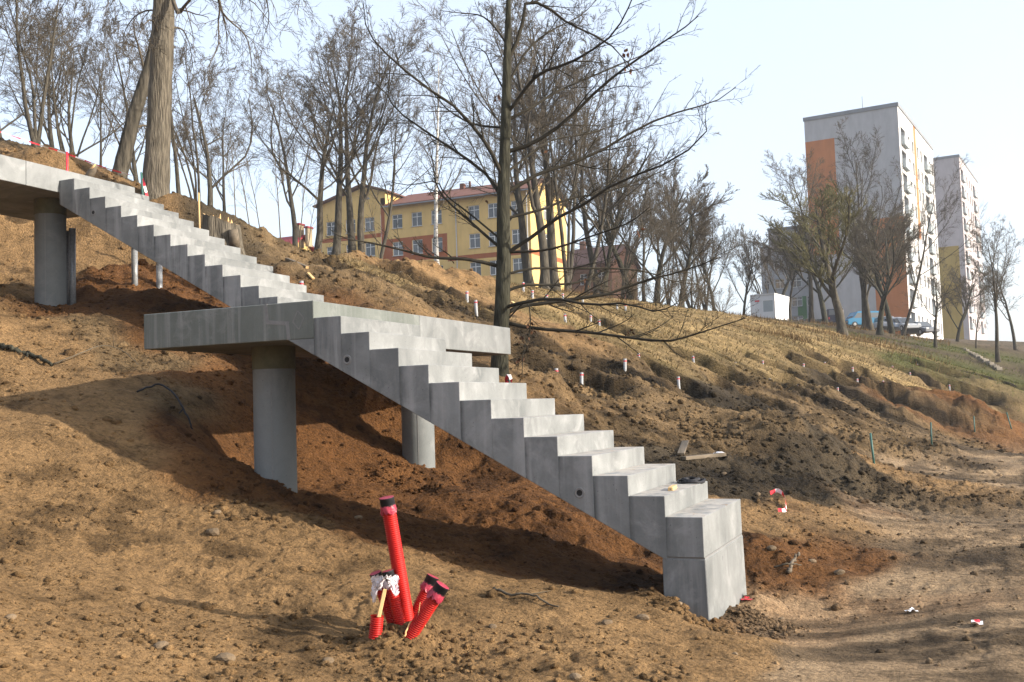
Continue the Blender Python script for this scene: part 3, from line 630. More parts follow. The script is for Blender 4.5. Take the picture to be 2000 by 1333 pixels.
def run(rng, start, dirv, length, rad, k, wob, trop, tip=0.35):
    n = len(start); d = norm(dirv); P = [start]; seg = (length / (k - 1))[:, None]
    curl = norm(rng.normal(size=(n, 3))) * wob * 0.6
    for j in range(1, k):
        d = norm(d + rng.normal(size=(n, 3)) * wob + curl + np.array([0, 0, trop])); P.append(P[-1] + d * seg)
    P = np.stack(P, 1); u = np.linspace(0, 1, k)[None]
    return P, rad[:, None] * (1 - u * (1 - tip))
def spawn(rng, P, R, n_per, u0, u1, ang, sd, lr, rr, upbias=0.0, rmin=0.004, taper=0.55):
    n, k, _ = P.shape
    L = np.linalg.norm(np.diff(P, axis=1), axis=2).sum(1)
    u = u0 + (u1 - u0) * (np.arange(n_per)[None] + rng.random((n, n_per))) / n_per
    f = np.clip(u * (k - 1), 0, k - 1.001); i = f.astype(int); f = (f - i)[..., None]; ii = np.arange(n)[:, None]
    st = P[ii, i] * (1 - f) + P[ii, i + 1] * f; T = norm(P[ii, i + 1] - P[ii, i])
    r = (R[ii, i] * (1 - f[..., 0]) + R[ii, i + 1] * f[..., 0])
    rnd = norm(rng.normal(size=T.shape) + np.array([0, 0, upbias])); perp = norm(rnd - (rnd * T).sum(-1, keepdims=True) * T)
    a = np.radians(ang + sd * rng.normal(size=u.shape))[..., None]
    d = T * np.cos(a) + perp * np.sin(a)
    ln = L[:, None] * lr * (1 - taper * u) * (0.65 + 0.7 * rng.random(u.shape))
    rad = np.maximum(r * rr * (0.8 + 0.4 * rng.random(u.shape)), rmin)
    return st.reshape(-1, 3), d.reshape(-1, 3), ln.ravel(), rad.ravel()
def make_tree(seed, H, r0, levels, trunk_wob=0.03, lean=(0, 0), tip=0.14, stems=1, spread=0.0, k0=12, rmin=0.004):
    """levels: dicts n,u0,u1,ang,sd,lr,rr,k,wob,trop,sides,up ; level 0 of the list = limbs"""
    rng = np.random.default_rng(seed)
    st = np.zeros((stems, 3)); st[:, :2] = rng.normal(size=(stems, 2)) * spread * 0.12
    d = np.tile(np.array([[lean[0], lean[1], 1.0]]), (stems, 1)); d[:, :2] += rng.normal(size=(stems, 2)) * spread
    P, R = run(rng, st, d, np.full(stems, H) * (1 - 0.25 * rng.random(stems) * (stems > 1)), np.full(stems, r0) * (1 - 0.4 * rng.random(stems) * (stems > 1)), k0, trunk_wob, 0.02, tip)
    R[:, 0] *= 1.35
    trunk = [(P, R, 9, False)]; crown = []
    for li, lv in enumerate(levels):
        s, d, ln, rad = spawn(rng, P, R, lv['n'], lv.get('u0', .2), lv.get('u1', 1), lv['ang'], lv.get('sd', 10), lv['lr'], lv.get('rr', .5), lv.get('up', 0), rmin * lv.get('rm', 1), lv.get('taper', .55))
        P, R = run(rng, s, d, ln, rad, lv['k'], lv.get('wob', .1), lv.get('trop', .05), lv.get('tip', .35))
        (trunk if li == 0 and lv.get('limb') else crown).append((P, R, lv.get('sides', 3), False))
    return trunk, crown
TREES = {}
def proto(name, bark, twig, *a, **k):
    tr, cr = make_tree(*a, **k)
    V, F = tubes_np(tr); tm = mesh_np('trunk', V, F, M[bark], True)
    V, F = tubes_np(cr); cm = mesh_np('crown', V, F, M[twig], True)
    TREES[name] = (tm, cm, float(np.percentile(V[:, 2], 99.7)))
def LV(n, ang, lr, k, **kw): return dict(n=n, ang=ang, lr=lr, k=k, **kw)
up4 = lambda n1, a1, l1, t1=.12: [LV(n1, a1, l1, 8, u0=.28, u1=.97, sides=5, trop=t1, wob=.08, rr=.48, limb=True, taper=.6), LV(8, 36, .5, 6, u0=.15, sides=4, trop=.06, wob=.12, rr=.5), LV(7, 38, .5, 4, u0=.12, trop=.04, wob=.14, rr=.5), LV(9, 36, .6, 3, u0=.1, trop=.03, wob=.14, rr=.6)]
proto('lime_a', 'bark', 'twig', 3, 13, .22, up4(11, 40, .66, .15), trunk_wob=.035, rmin=.0095)
proto('lime_b', 'bark', 'twig', 5, 13, .20, up4(11, 37, .66, .15), trunk_wob=.04, rmin=.0095)
proto('lime_c', 'bark', 'twig', 8, 13, .20, up4(10, 44, .68, .16), trunk_wob=.05, lean=(.08, 0), rmin=.0095)
proto('multi_a', 'bark', 'twig', 12, 12, .16, up4(6, 38, .5), trunk_wob=.05, stems=3, spread=.16, rmin=.0095)
proto('multi_b', 'bark', 'twig', 15, 12, .14, up4(5, 38, .5), trunk_wob=.06, stems=4, spread=.24, rmin=.0095)
spr = [LV(9, 52, .66, 8, u0=.3, u1=.98, sides=5, trop=.07, wob=.13, rr=.5, limb=True), LV(8, 46, .52, 6, u0=.15, sides=4, trop=.03, wob=.16, rr=.5), LV(7, 45, .5, 4, u0=.12, wob=.17, rr=.5), LV(9, 40, .6, 3, u0=.1, wob=.16, rr=.6)]
proto('oak_a', 'bark', 'twig', 21, 11, .24, spr, trunk_wob=.06, rmin=.0095)
proto('oak_b', 'bark', 'twig', 24, 11, .21, spr, trunk_wob=.08, lean=(-.1, .1), rmin=.0095)
brm = [LV(12, 38, .62, 8, u0=.22, u1=.9, sides=5, trop=.10, wob=.06, rr=.55, limb=True), LV(10, 26, .5, 5, u0=.25, sides=4, trop=.08, wob=.07, rr=.55), LV(10, 26, .5, 4, u0=.2, trop=.07, wob=.1, rr=.5), LV(5, 24, .55, 3, u0=.1, trop=.05, wob=.1, rr=.65)]
proto('broom', 'bark', 'twig_green', 31, 9, .20, brm, trunk_wob=.05, rmin=.013)
proto('broom_b', 'bark_dark', 'twig', 33, 9, .18, brm, trunk_wob=.06, rmin=.012)
proto('birch', 'bark_birch', 'twig_far', 41, 14, .17, [LV(22, 42, .28, 7, u0=.25, u1=.99, sides=4, trop=.03, wob=.07, rr=.4, taper=.6), LV(8, 34, .5, 4, u0=.2, trop=-.03, wob=.08, rr=.5), LV(6, 30, .6, 4, u0=.15, trop=-.10, wob=.08, rr=.6)], trunk_wob=.02, tip=.12, rmin=.0095)
proto('sapling', 'twig_far', 'twig_far', 51, 6, .035, [LV(9, 32, .36, 5, u0=.3, u1=.98, sides=3, trop=.06, wob=.08, rr=.5), LV(5, 34, .45, 3, wob=.1, rr=.6), LV(3, 34, .5, 3, wob=.1, rr=.7)], trunk_wob=.03, tip=.3, rmin=.007)
proto('bush', 'twig_far', 'twig_far', 61, 3, .03, [LV(7, 26, .5, 4, u0=.1, sides=3, trop=.05, wob=.09, rr=.6), LV(6, 30, .5, 3, wob=.1, rr=.6), LV(4, 30, .5, 3, wob=.1, rr=.7)], stems=9, spread=.35, rmin=.007)
def tree(name, pr, px, py, D, top, label, rot=0.0, wx=1.0, group=None, sink=0.15, lean=0.0):
    p = dist(px, py, D); z = gz(p[0], p[1]) - sink
    tm, cm, H = TREES[pr]
    s = (dist(px, top, D)[2] - z) / H
    o = thing(name, label, 'bush' if 'bush' in name else 'tree', (p[0], p[1], z), rot, group)
    o.rotation_euler = (lean * math.sin(AZ), lean * math.cos(AZ), rot) if lean else (0, 0, rot)
    o.scale = (s * wx, s * wx, s)
    link('trunk', tm, o); link('crown', cm, o)
    return o
G1, G2, G3, G4, G5 = 'bare trees on the hilltop left of the big trunk', 'bare trees in front of the yellow building', 'bare trees along the crest of the hill', 'bare trees below the apartment towers', 'thin saplings by the red roof'
tree('bare_tree', 'multi_a', 72, 306, 32, -160, 'bare multi-stemmed tree rising behind the upper landing at the left', 0.4, 1.1, G1)
tree('bare_tree', 'multi_b', 138, 305, 35, -60, 'cluster of slim bare stems just right of the sand heap on the upper landing', 1.9, .7, G1)
tree('bare_tree', 'lime_b', -40, 300, 33, -150, 'bare tree cut by the left edge of the picture, pale limbs reaching in', 0.8, 1.0, G1)
tree('bare_tree', 'lime_a', 196, 345, 38, 60, 'slender bare tree between the stem cluster and the leaning trunk', 2.2, .8, G1)
tree('bare_tree', 'oak_b', 352, 395, 29, 20, 'twisted bare tree fanning out right of the big furrowed trunk', 0.3, .75, G1)
tree('bare_tree', 'multi_b', 385, 410, 33, 60, 'many-stemmed bare tree behind the wooden stake and the stump', 4.1, .8, G1)
tree('bare_tree', 'lime_c', 20, 300, 45, -60, 'distant bare tree at the far left behind the others', 3.3, .9, G1)
tree('bare_tree', 'lime_a', 440, 440, 60, 150, 'faint far bare tree left of the thin saplings', 5.2, 1.0, G1)
for i, (px, py, D, top, r, lb) in enumerate([(462, 470, 30, 230, .3, 'thin sapling leaning over the tree stump'), (492, 480, 33, 250, 1.1, 'thin pale sapling standing over the end of the red roof'), (512, 485, 34, 270, 2.0, 'forked thin sapling in front of the dark chimney'), (548, 490, 36, 250, 2.9, 'thin upright sapling before the middle of the red roof'), (585, 492, 38, 265, 4.0, 'slim sapling right beside the pale chimney of the red roof'), (600, 500, 34, 330, 5.0, 'low slanting sapling at the foot of the thick forked tree'), (742, 505, 38, 330, 1.4, 'thin straight sapling before the orange corner of the yellow building')]):
    tree('sapling', 'sapling', px, py, D, top, lb, r, 1.0, G5)
tree('bare_tree', 'oak_a', 622, 500, 52, 105, 'thick bare tree with a long limb reaching left, before the gable of the yellow building', 2.6, 1.15, G2)
tree('bare_tree', 'lime_a', 655, 500, 54, -5, 'tallest bare tree before the yellow gable, straight dark trunk', 1.2, 1.25, G2)
tree('bare_tree', 'lime_b', 708, 498, 52, 30, 'bare tree leaning slightly left of the orange corner strip', 3.0, 1.2, G2)
tree('bare_tree', 'lime_c', 738, 500, 50, 130, 'bare tree whose grey stem slants right past the roof edge', 0.2, .9, G2, lean=.1)
tree('birch_tree', 'birch', 854, 515, 60, 75, 'white-barked birch standing before the orange wall panel', 0.5, .95, G2)
tree('bare_tree', 'lime_b', 1062, 558, 52, -15, 'bare tree with pale trunk at the sunlit corner of the yellow building', 0.9, 1.3, G3)
tree('bare_tree', 'lime_a', 1084, 560, 54, -70, 'tallest bare tree of the group at the corner of the yellow building', 2.4, 1.25, G3)
tree('bare_tree', 'multi_a', 1108, 562, 53, 20, 'bare tree with several stems right of the tall corner tree', 3.4, .9, G3)
tree('bare_tree', 'lime_c', 1142, 556, 55, 110, 'slanting bare tree whose stem leans right, in front of the brick house', 0.0, .9, G3, lean=.16)
tree('bare_tree', 'oak_b', 985, 556, 75, 130, 'bare tree half hidden behind the dark foreground trunk', 1.0, .9, G3)
tree('bare_tree', 'broom_b', 1180, 572, 60, 250, 'dense bare tree with upright twigs beside the brick house', 1.6, 1.0, G3)
tree('bare_tree', 'oak_a', 1258, 588, 58, 330, 'bare tree with a short pale trunk in the brown thicket', 4.3, .9, G3)
tree('bare_tree', 'multi_b', 1215, 585, 66, 300, 'many-stemmed bare tree at the left side of the brown thicket', 0.2, .9, G3)
tree('bare_tree', 'multi_a', 1305, 592, 64, 345, 'bare tree rising from the middle of the brown thicket', 2.8, .9, G3)
tree('bare_tree', 'multi_b', 1352, 598, 70, 375, 'bare tree over the right part of the brown thicket', 1.4, 1.0, G3)
tree('bare_tree', 'broom_b', 1395, 605, 76, 410, 'last bare tree at the right end of the brown thicket', 3.9, 1.0, G3)
for px, py, D, top, r, lb in [(1240, 592, 54, 520, .1, 'brown leafless bush at the left end of the thicket'), (1285, 596, 56, 510, 1.3, 'brown leafless bush in the middle of the thicket, left of centre'), (1325, 600, 58, 515, 2.2, 'brown leafless bush in the middle of the thicket, right of centre'), (1365, 604, 62, 530, 3.1, 'brown leafless bush at the right end of the thicket'), (1195, 588, 52, 530, 5.2, 'brown leafless bush in front of the brick house, left of the thicket'), (1410, 610, 70, 550, 4.4, 'lonely brown bush on the crest between thicket and white cabin')]:
    tree('brown_bush', 'bush', px, py, D, top, lb, r, 1.5, 'brown bushes of the thicket')
tree('bare_tree', 'broom_b', 1452, 612, 98, 455, 'dark bare tree left of the white cabin', 0.7, 1.0, G4)
tree('bare_tree', 'multi_b', 1498, 612, 112, 430, 'bare tree behind the white cabin', 2.7, .9, G4)
tree('bare_tree', 'oak_b', 1545, 620, 98, 440, 'dark low-branched bare tree right beside the white cabin', 1.2, 1.0, G4)
tree('bare_tree', 'lime_b', 1585, 624, 84, 275, 'gnarled bare tree in front of the tall orange strip of the tower', 5.0, 1.1, G4)
tree('bare_tree', 'broom', 1646, 656, 62, 335, 'broad bare tree with dense olive twigs in the middle of the slope', 0.3, 1.6, G4)
tree('bare_tree', 'lime_a', 1690, 640, 92, 215, 'tallest bare tree before the blank tower wall', 1.7, 1.0, G4)
tree('bare_tree', 'broom_b', 1718, 655, 74, 410, 'thick-stemmed bare tree standing before the lower orange panel', 2.0, 1.5, G4)
tree('bare_tree', 'lime_c', 1762, 660, 84, 300, 'bare tree leaning far right across the balconies of the tower', 0.1, .8, G4, lean=.22)
tree('bare_tree', 'oak_a', 1828, 684, 72, 490, 'small spreading bare tree before the ochre panel of the far tower', 3.6, 1.1, G4)
tree('bare_tree', 'oak_b', 1906, 687, 84, 545, 'thin bent bare tree above the line of stepping stones', 2.4, .8, G4)
tree('bare_tree', 'lime_b', 1949, 704, 66, 415, 'straight bare tree with open crown at the right edge of the slope', 4.4, 1.1, G4)
tree('bare_tree', 'oak_b', 1984, 684, 92, 470, 'bare tree cut by the right edge of the picture', 5.5, 1.0, G4)

for pr, px, py, D, top, r, w_, lb in [('lime_a', 112, 306, 48, -20, 4.2, 1.2, 'far bare tree between the left multi-stemmed tree and the slim stem cluster'), ('lime_c', 168, 330, 46, 10, 2.9, 1.2, 'far bare tree just left of the leaning trunk'), ('lime_b', 268, 372, 52, 40, 1.1, 1.2, 'far bare tree glimpsed between the leaning and the massive trunk'), ('oak_a', 415, 425, 50, 90, 5.6, 1.1, 'far bare tree above the tree stump'),
        ('lime_b', 575, 505, 66, 120, 0.6, 1.2, 'far bare tree above the red roof'), ('lime_a', 690, 515, 62, 20, 4.9, 1.3, 'bare tree standing behind the two tall trees at the yellow gable'), ('lime_a', 1035, 562, 62, 20, 3.7, 1.3, 'bare tree close behind the dark foreground oak, before the sunlit gable wall'), ('lime_c', 1168, 576, 60, 90, 1.8, 1.2, 'tall bare tree right of the slanting stem, before the brick house'),
        ('broom_b', 1232, 590, 66, 300, 4.5, 1.4, 'bushy bare tree over the left end of the brown thicket'), ('broom_b', 1282, 594, 70, 330, 0.4, 1.4, 'bushy bare tree over the middle of the brown thicket'), ('broom_b', 1330, 598, 72, 350, 2.1, 1.4, 'bushy bare tree right of the middle of the brown thicket'), ('multi_a', 1378, 604, 78, 380, 5.3, 1.2, 'multi-stemmed bare tree near the right end of the brown thicket'),
        ('broom_b', 1520, 620, 118, 440, 1.2, 1.5, 'bushy bare tree behind the right side of the white cabin'), ('broom_b', 1612, 640, 96, 400, 3.3, 1.5, 'bushy bare tree before the tall orange strip, behind the olive-twigged tree'), ('broom', 1700, 650, 88, 380, 2.2, 1.5, 'olive-twigged bare tree before the blank tower wall'), ('broom_b', 1742, 656, 86, 400, 5.1, 1.4, 'bushy bare tree before the lower orange panel of the tower'), ('broom_b', 1870, 680, 100, 520, 0.9, 1.4, 'bushy bare tree at the foot of the ochre panel')]:
    tree('bare_tree', pr, px, py, D, top, lb, r, w_, 'bare trees filling the background')

def grow_from(rng, polys, rads, levels, rmin):
    """continue twigs from hand-laid limbs; polys all resampled to one length"""
    P = np.stack([smooth_curve(p, 12) for p in polys]); R = np.stack([np.linspace(a, b, 12) for a, b in rads])
    out = [(P, R, 6, False)]
    for lv in levels:
        s, d, ln, rad = spawn(rng, P, R, lv['n'], lv.get('u0', .2), lv.get('u1', 1), lv['ang'], lv.get('sd', 10), lv['lr'], lv.get('rr', .5), lv.get('up', 0), rmin, lv.get('taper', .55))
        P, R = run(rng, s, d, ln, rad, lv['k'], lv.get('wob', .1), lv.get('trop', .05), lv.get('tip', .35)); out.append((P, R, lv.get('sides', 3), False))
    return out
def limb3d(rng, pix, D, drift):
    n = len(pix); return [dist(x, y, D + drift * (i / (n - 1))**1.2) for i, (x, y) in enumerate(pix)]
def z3(*q): return [(x / 1.905 + 860, y / 1.905) for x, y in q]
# the dark young oak behind the middle landing
rng = np.random.default_rng(77); D0 = 15.8
b = dist(975, 728, D0); zb0 = gz(b[0], b[1])
oak = thing('young_oak', 'dark young oak with long bare branches and a few brown leaves behind the landing', 'tree', (0, 0, 0))
trunk = smooth_curve([dist(x, y, D0) for x, y in ((975, 745), (977, 680), (981, 600), (984, 500), (983, 420), (985, 330), (988, 230), (990, 140), (992, 60), (994, -20), (999, -160))], 24)
V, F = tubes_np([(trunk, np.interp(np.linspace(0, 1, 24), [0, .06, .2, .45, .75, 1], [.17, .135, .12, .10, .06, .02]), 12, False)])
link('trunk', mesh_np('trunk', V, F, M['bark_dark'], True), oak)
RB = [z3((240, 1170), (300, 1140), (380, 1130), (560, 1105), (640, 1090), (760, 1045), (900, 1010), (1050, 955)), z3((240, 1200), (340, 1222), (480, 1232), (600, 1243), (740, 1262), (850, 1270), (930, 1250), (1040, 1215), (1135, 1185)),
      z3((235, 1088), (320, 1060), (400, 1062), (520, 1050), (600, 1010), (640, 960), (655, 900)), z3((235, 955), (290, 915), (360, 870), (420, 820), (520, 770), (640, 690), (760, 640), (880, 590), (985, 500), (985, 445)),
      z3((240, 718), (310, 680), (380, 640), (460, 620), (600, 560), (700, 500), (820, 440), (930, 405), (1020, 380), (1100, 325)), z3((250, 565), (330, 540), (400, 500), (480, 440), (560, 360), (640, 290), (720, 230), (810, 170), (900, 110), (960, 60)),
      z3((255, 445), (340, 400), (420, 350), (500, 310), (600, 270), (730, 215), (790, 190)), z3((250, 420), (290, 370), (340, 300), (400, 260), (470, 240), (560, 190), (640, 130), (690, 50), (720, -20)),
      z3((250, 225), (300, 120), (320, 10), (400, 30), (480, 90), (570, 130), (660, 190), (700, 260)), z3((235, 815), (380, 780), (480, 740), (600, 720), (720, 680), (820, 640), (900, 610)),
      z3((235, 940), (400, 930), (560, 880), (700, 830), (780, 770)), z3((235, 1025), (340, 1000), (480, 1000), (640, 1000), (760, 1010), (860, 1045), (960, 1060)),
      z3((228, 1150), (300, 1128), (420, 1112), (560, 1135), (690, 1130), (800, 1160), (880, 1130)), z3((250, 640), (340, 570), (420, 520), (540, 500), (640, 470), (760, 430)), z3((258, 300), (330, 180), (420, 110), (520, 60), (600, -20))]
LB = [[(985, 360), (975, 330), (955, 290), (930, 255), (890, 210), (834, 172), (778, 127), (740, 90), (716, 56), (710, 7)], [(984, 400), (954, 345), (890, 296), (845, 266), (778, 218), (755, 184), (735, 165)],
      [(984, 490), (954, 465), (915, 430), (871, 390), (851, 356), (845, 311)], [(980, 522), (922, 508), (879, 505), (840, 503), (783, 488), (724, 475), (671, 465), (645, 449)], [(980, 470), (920, 420), (871, 382), (851, 355), (800, 362), (755, 354)],
      [(988, 84), (965, 52), (939, 31), (900, 26), (860, 21)], [(987, 250), (940, 246), (900, 232), (860, 200), (820, 140), (800, 100)], [(986, 180), (960, 130), (945, 100), (915, 90)], [(978, 640), (1005, 610), (1030, 590), (1036, 640), (1022, 690), (1020, 740)]]
polys = [limb3d(rng, q, D0, d) for q, d in zip(RB + LB, [0.6, -.8, 1.4, -1.2, .9, -.6, 1.6, -1.5, .4, 1.1, -1.0, 1.8, -1.8, 2.0, 1.2, -.9, 1.0, .5, -.4, 1.5, -.5, 1.6, 1.0, -.3])]
rads = [(.040, .008), (.032, .006), (.028, .006), (.034, .007), (.036, .006), (.036, .007), (.03, .006), (.034, .008), (.034, .006), (.024, .005), (.022, .005), (.024, .005), (.03, .006), (.022, .005), (.022, .005)] + [(.036, .006), (.03, .006), (.03, .006), (.032, .005), (.018, .005), (.018, .004), (.02, .004), (.015, .004), (.014, .004)]
lv = [LV(13, 36, .22, 6, u0=.25, u1=.99, sides=4, wob=.09, trop=.03, rr=.5, taper=.4), LV(5, 36, .45, 4, u0=.2, wob=.1, trop=.03, rr=.6), LV(3, 36, .4, 3, u0=.2, wob=.1, rr=.7)]
V, F = tubes_np(grow_from(rng, polys, rads, lv, .0035)); link('crown', mesh_np('crown', V, F, M['twig_dark'], True), oak)
def leaf_bunch(parent, p, n, size, rng):
    V, F = [], []
    for i in range(n):
        c = np.array(p) + rng.normal(size=3) * size * 0.55; a = norm(rng.normal(size=3) + np.array([0, 0, -1.2])); s_ = norm(np.cross(a, rng.normal(size=3))); nn = np.cross(a, s_)
        b0 = len(V); L_ = size * (0.7 + .5 * rng.random()); w_ = L_ * 0.33
        V += [c, c + a * L_ * .4 + s_ * w_ + nn * w_ * .5, c + a * L_ * .5 - nn * .1 * w_, c + a * L_ * .4 - s_ * w_ + nn * w_ * .5, c + a * L_ + nn * w_ * .4]
        F += [(b0, b0 + 1, b0 + 2), (b0, b0 + 2, b0 + 3), (b0 + 1, b0 + 4, b0 + 2), (b0 + 2, b0 + 4, b0 + 3)]
    return link('dry_leaves', mesh_np('dry_leaves', V, np.array(F), M['leaf_dry']), parent)
for px, py, D, n in ((1225, 105, 15.4, 9), (1226, 132, 15.4, 5), (972, 192, 16.3, 7), (913, 157, 16.5, 3), (1250, 452, 16.6, 7), (1140, 552, 16.2, 6), (1036, 636, 15.6, 8), (1020, 665, 15.6, 8), (1022, 700, 15.6, 6), (1228, 652, 15.2, 4), (939, 395, 15.9, 2), (1008, 98, 15.9, 2), (877, 507, 16, 2), (1065, 288, 16, 2)):
    leaf_bunch(oak, dist(px, py, D), n, .075, rng)
# the big furrowed trunk at the top of the upper flight and the trunk leaning behind it
def custom_tree(name, label, D, pix, rad, limbs, lrad, lv, bark, twig, seed, rmin, group=None, drift=3.0):
    rng = np.random.default_rng(seed); o = thing(name, label, 'tree', (0, 0, 0), 0, group)
    P = smooth_curve([dist(x, y, D) for x, y in pix], 30); R = np.interp(np.linspace(0, 1, 30), np.linspace(0, 1, len(rad)), rad)
    R *= 1 + 0.03 * np.sin(np.arange(30) * 1.7) + 0.02 * rng.normal(size=30)
    V, F = tubes_np([(P, R, 28, False)])
    c = np.repeat(P, 28, 0); d = V - c; th = np.tile(np.arange(28), 30); g = np.array([1 + .05 * math.sin(3.1 * i) + .04 * math.sin(7.3 * i + 1) for i in range(28)])[th]
    V = c + d * g[:, None]
    link('trunk', mesh_np('trunk', V, F, M[bark], True), o)
    polys = [limb3d(rng, q, D, rng.uniform(-drift, drift)) for q in limbs]
    V, F = tubes_np(grow_from(rng, polys, lrad, lv, rmin)); link('crown', mesh_np('crown', V, F, M[twig], True), o)
    return o
drp = [LV(9, 40, .4, 6, u0=.2, wob=.12, trop=-.10, rr=.5, sides=4), LV(6, 40, .5, 5, u0=.15, wob=.12, trop=-.10, rr=.55), LV(4, 36, .5, 3, u0=.1, wob=.1, trop=-.06, rr=.6)]
lim = [[(325, -60), (345, 22), (362, 10), (380, -10), (420, -40)], [(330, -80), (400, -60), (424, -10), (429, 20), (426, 45), (428, 81), (420, 105), (406, 132)], [(330, -90), (410, -70), (430, 15), (450, 42), (471, 60), (486, 85), (492, 130)], [(330, -100), (430, -110), (500, -60), (520, 0), (525, 40), (512, 80)],
       [(330, -120), (450, -140), (560, -80), (585, -20), (580, 30)], [(318, 30), (294, 20), (270, 28), (255, 42), (243, 64), (240, 90)], [(318, -30), (280, -60), (240, -40), (215, -5), (205, 30)], [(334, 55), (350, 55), (362, 66), (372, 95), (378, 140)], [(330, -60), (360, -100), (400, -90), (440, -30), (470, -10), (500, 10), (540, 60)], [(316, 90), (300, 42), (285, 45), (276, 60), (268, 85)]]
custom_tree('big_tree', 'massive furrowed tree trunk standing at the top of the upper flight', 22, [(302, 410), (305, 340), (309, 260), (312, 180), (316, 100), (319, 20), (322, -80), (328, -200)], [.31, .262, .24, .228, .222, .215, .19, .14], lim, [(.05, .012), (.03, .007), (.03, .006), (.03, .006), (.03, .006), (.022, .005), (.022, .005), (.022, .005), (.03, .006), (.02, .005)], drp, 'bark_big', 'twig', 91, .005)
custom_tree('leaning_tree', 'leaning tree trunk behind and left of the massive furrowed trunk', 25, [(226, 362), (236, 330), (248, 280), (262, 225), (276, 180), (290, 135), (300, 90), (312, 20), (320, -60)], [.20, .17, .16, .152, .14, .13, .115, .10, .08], [[(262, 222), (278, 182), (292, 180)], [(250, 272), (268, 250), (285, 246), (300, 262)], [(285, 150), (270, 90), (262, 60), (262, 20)], [(240, 300), (220, 250), (205, 215), (200, 180)]], [(.05, .03), (.035, .02), (.03, .006), (.02, .005)], drp[:2], 'bark', 'twig', 95, .006)

# trees across the road, out of the picture to the right; their shadows fall over the road and the steps
for x_, y_, pr, s_, r_, lb in ((17, 17.5, 'lime_b', .8, .3, 'bare tree across the road, first of the row out of view on the right'), (22, 24, 'lime_a', .9, 1.3, 'bare tree across the road, second of the row out of view on the right'), (24, 33, 'lime_c', 1.0, 3.1, 'bare tree across the road, farthest of the row out of view on the right')):
    o = thing('bare_tree', lb, 'tree', (x_, y_, gz(x_, y_) - .1), r_, 'bare trees across the road'); o.scale = (s_,) * 3; link('trunk', TREES[pr][0], o); link('crown', TREES[pr][1], o)

# ---------------------------------------------------------------- buildings
def flat_mat(name, c, v=0.12, scale=1.2, rough=0.85): return noise_mat(name, tuple(x * (1 - v) for x in c), tuple(min(1, x * (1 + v)) for x in c), scale, rough, stretch=(1, 1, .35), coord='Object')
M['yellow'] = flat_mat('plaster_yellow', (0.56, 0.385, 0.145)); M['orange_brown'] = flat_mat('plaster_rust', (0.36, 0.105, 0.035)); M['frame'] = flat_mat('window_frame_white', (0.68, 0.68, 0.67), .05)
M['roof_red'] = noise_mat('roof_red_tiles', (0.14, 0.055, 0.036), (0.22, 0.088, 0.056), 3, .8, .4, 6); M['roof_crimson'] = noise_mat('roof_crimson_sheet', (0.32, 0.035, 0.045), (0.42, 0.06, 0.065), 1, .55)
M['roof_grey'] = noise_mat('roof_grey_sheet', (0.20, 0.21, 0.23), (0.30, 0.31, 0.33), 1, .6); M['roof_brown'] = noise_mat('roof_brown', (0.12, 0.055, 0.04), (0.18, 0.085, 0.06), 2, .8)
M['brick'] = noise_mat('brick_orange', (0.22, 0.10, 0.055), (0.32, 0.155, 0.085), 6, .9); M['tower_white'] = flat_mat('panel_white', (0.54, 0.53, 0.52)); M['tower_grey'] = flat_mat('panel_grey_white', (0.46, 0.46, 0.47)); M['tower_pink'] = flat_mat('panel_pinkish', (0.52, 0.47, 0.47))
M['cream'] = flat_mat('plaster_cream', (0.42, 0.34, 0.22)); M['orange'] = flat_mat('panel_orange', (0.50, 0.19, 0.07)); M['ochre'] = flat_mat('panel_ochre', (0.44, 0.30, 0.06)); M['green_panel'] = flat_mat('panel_green', (0.08, 0.22, 0.09)); M['balcony'] = flat_mat('balcony_pale', (0.42, 0.47, 0.49)); M['parapet'] = flat_mat('parapet_grey', (0.25, 0.27, 0.29))
M['zinc'] = noise_mat('zinc_downpipe', (0.42, 0.42, 0.41), (0.55, 0.55, 0.54), 3, .5, metal=.3)
def glass_mat():
    mt, nt, P, N, L = new_mat('window_glass')
    oi = N.new('ShaderNodeObjectInfo'); rp = N.new('ShaderNodeValToRGB'); rp.color_ramp.elements[0].color = (0.012, 0.016, 0.02, 1); rp.color_ramp.elements[1].color = (0.11, 0.12, 0.13, 1); L.new(oi.outputs['Random'], rp.inputs[0]); L.new(rp.outputs[0], P.inputs['Base Color'])
    P.inputs['Roughness'].default_value = 0.08; P.inputs['Specular IOR Level'].default_value = 0.6
    return mt
M['glass'] = glass_mat()
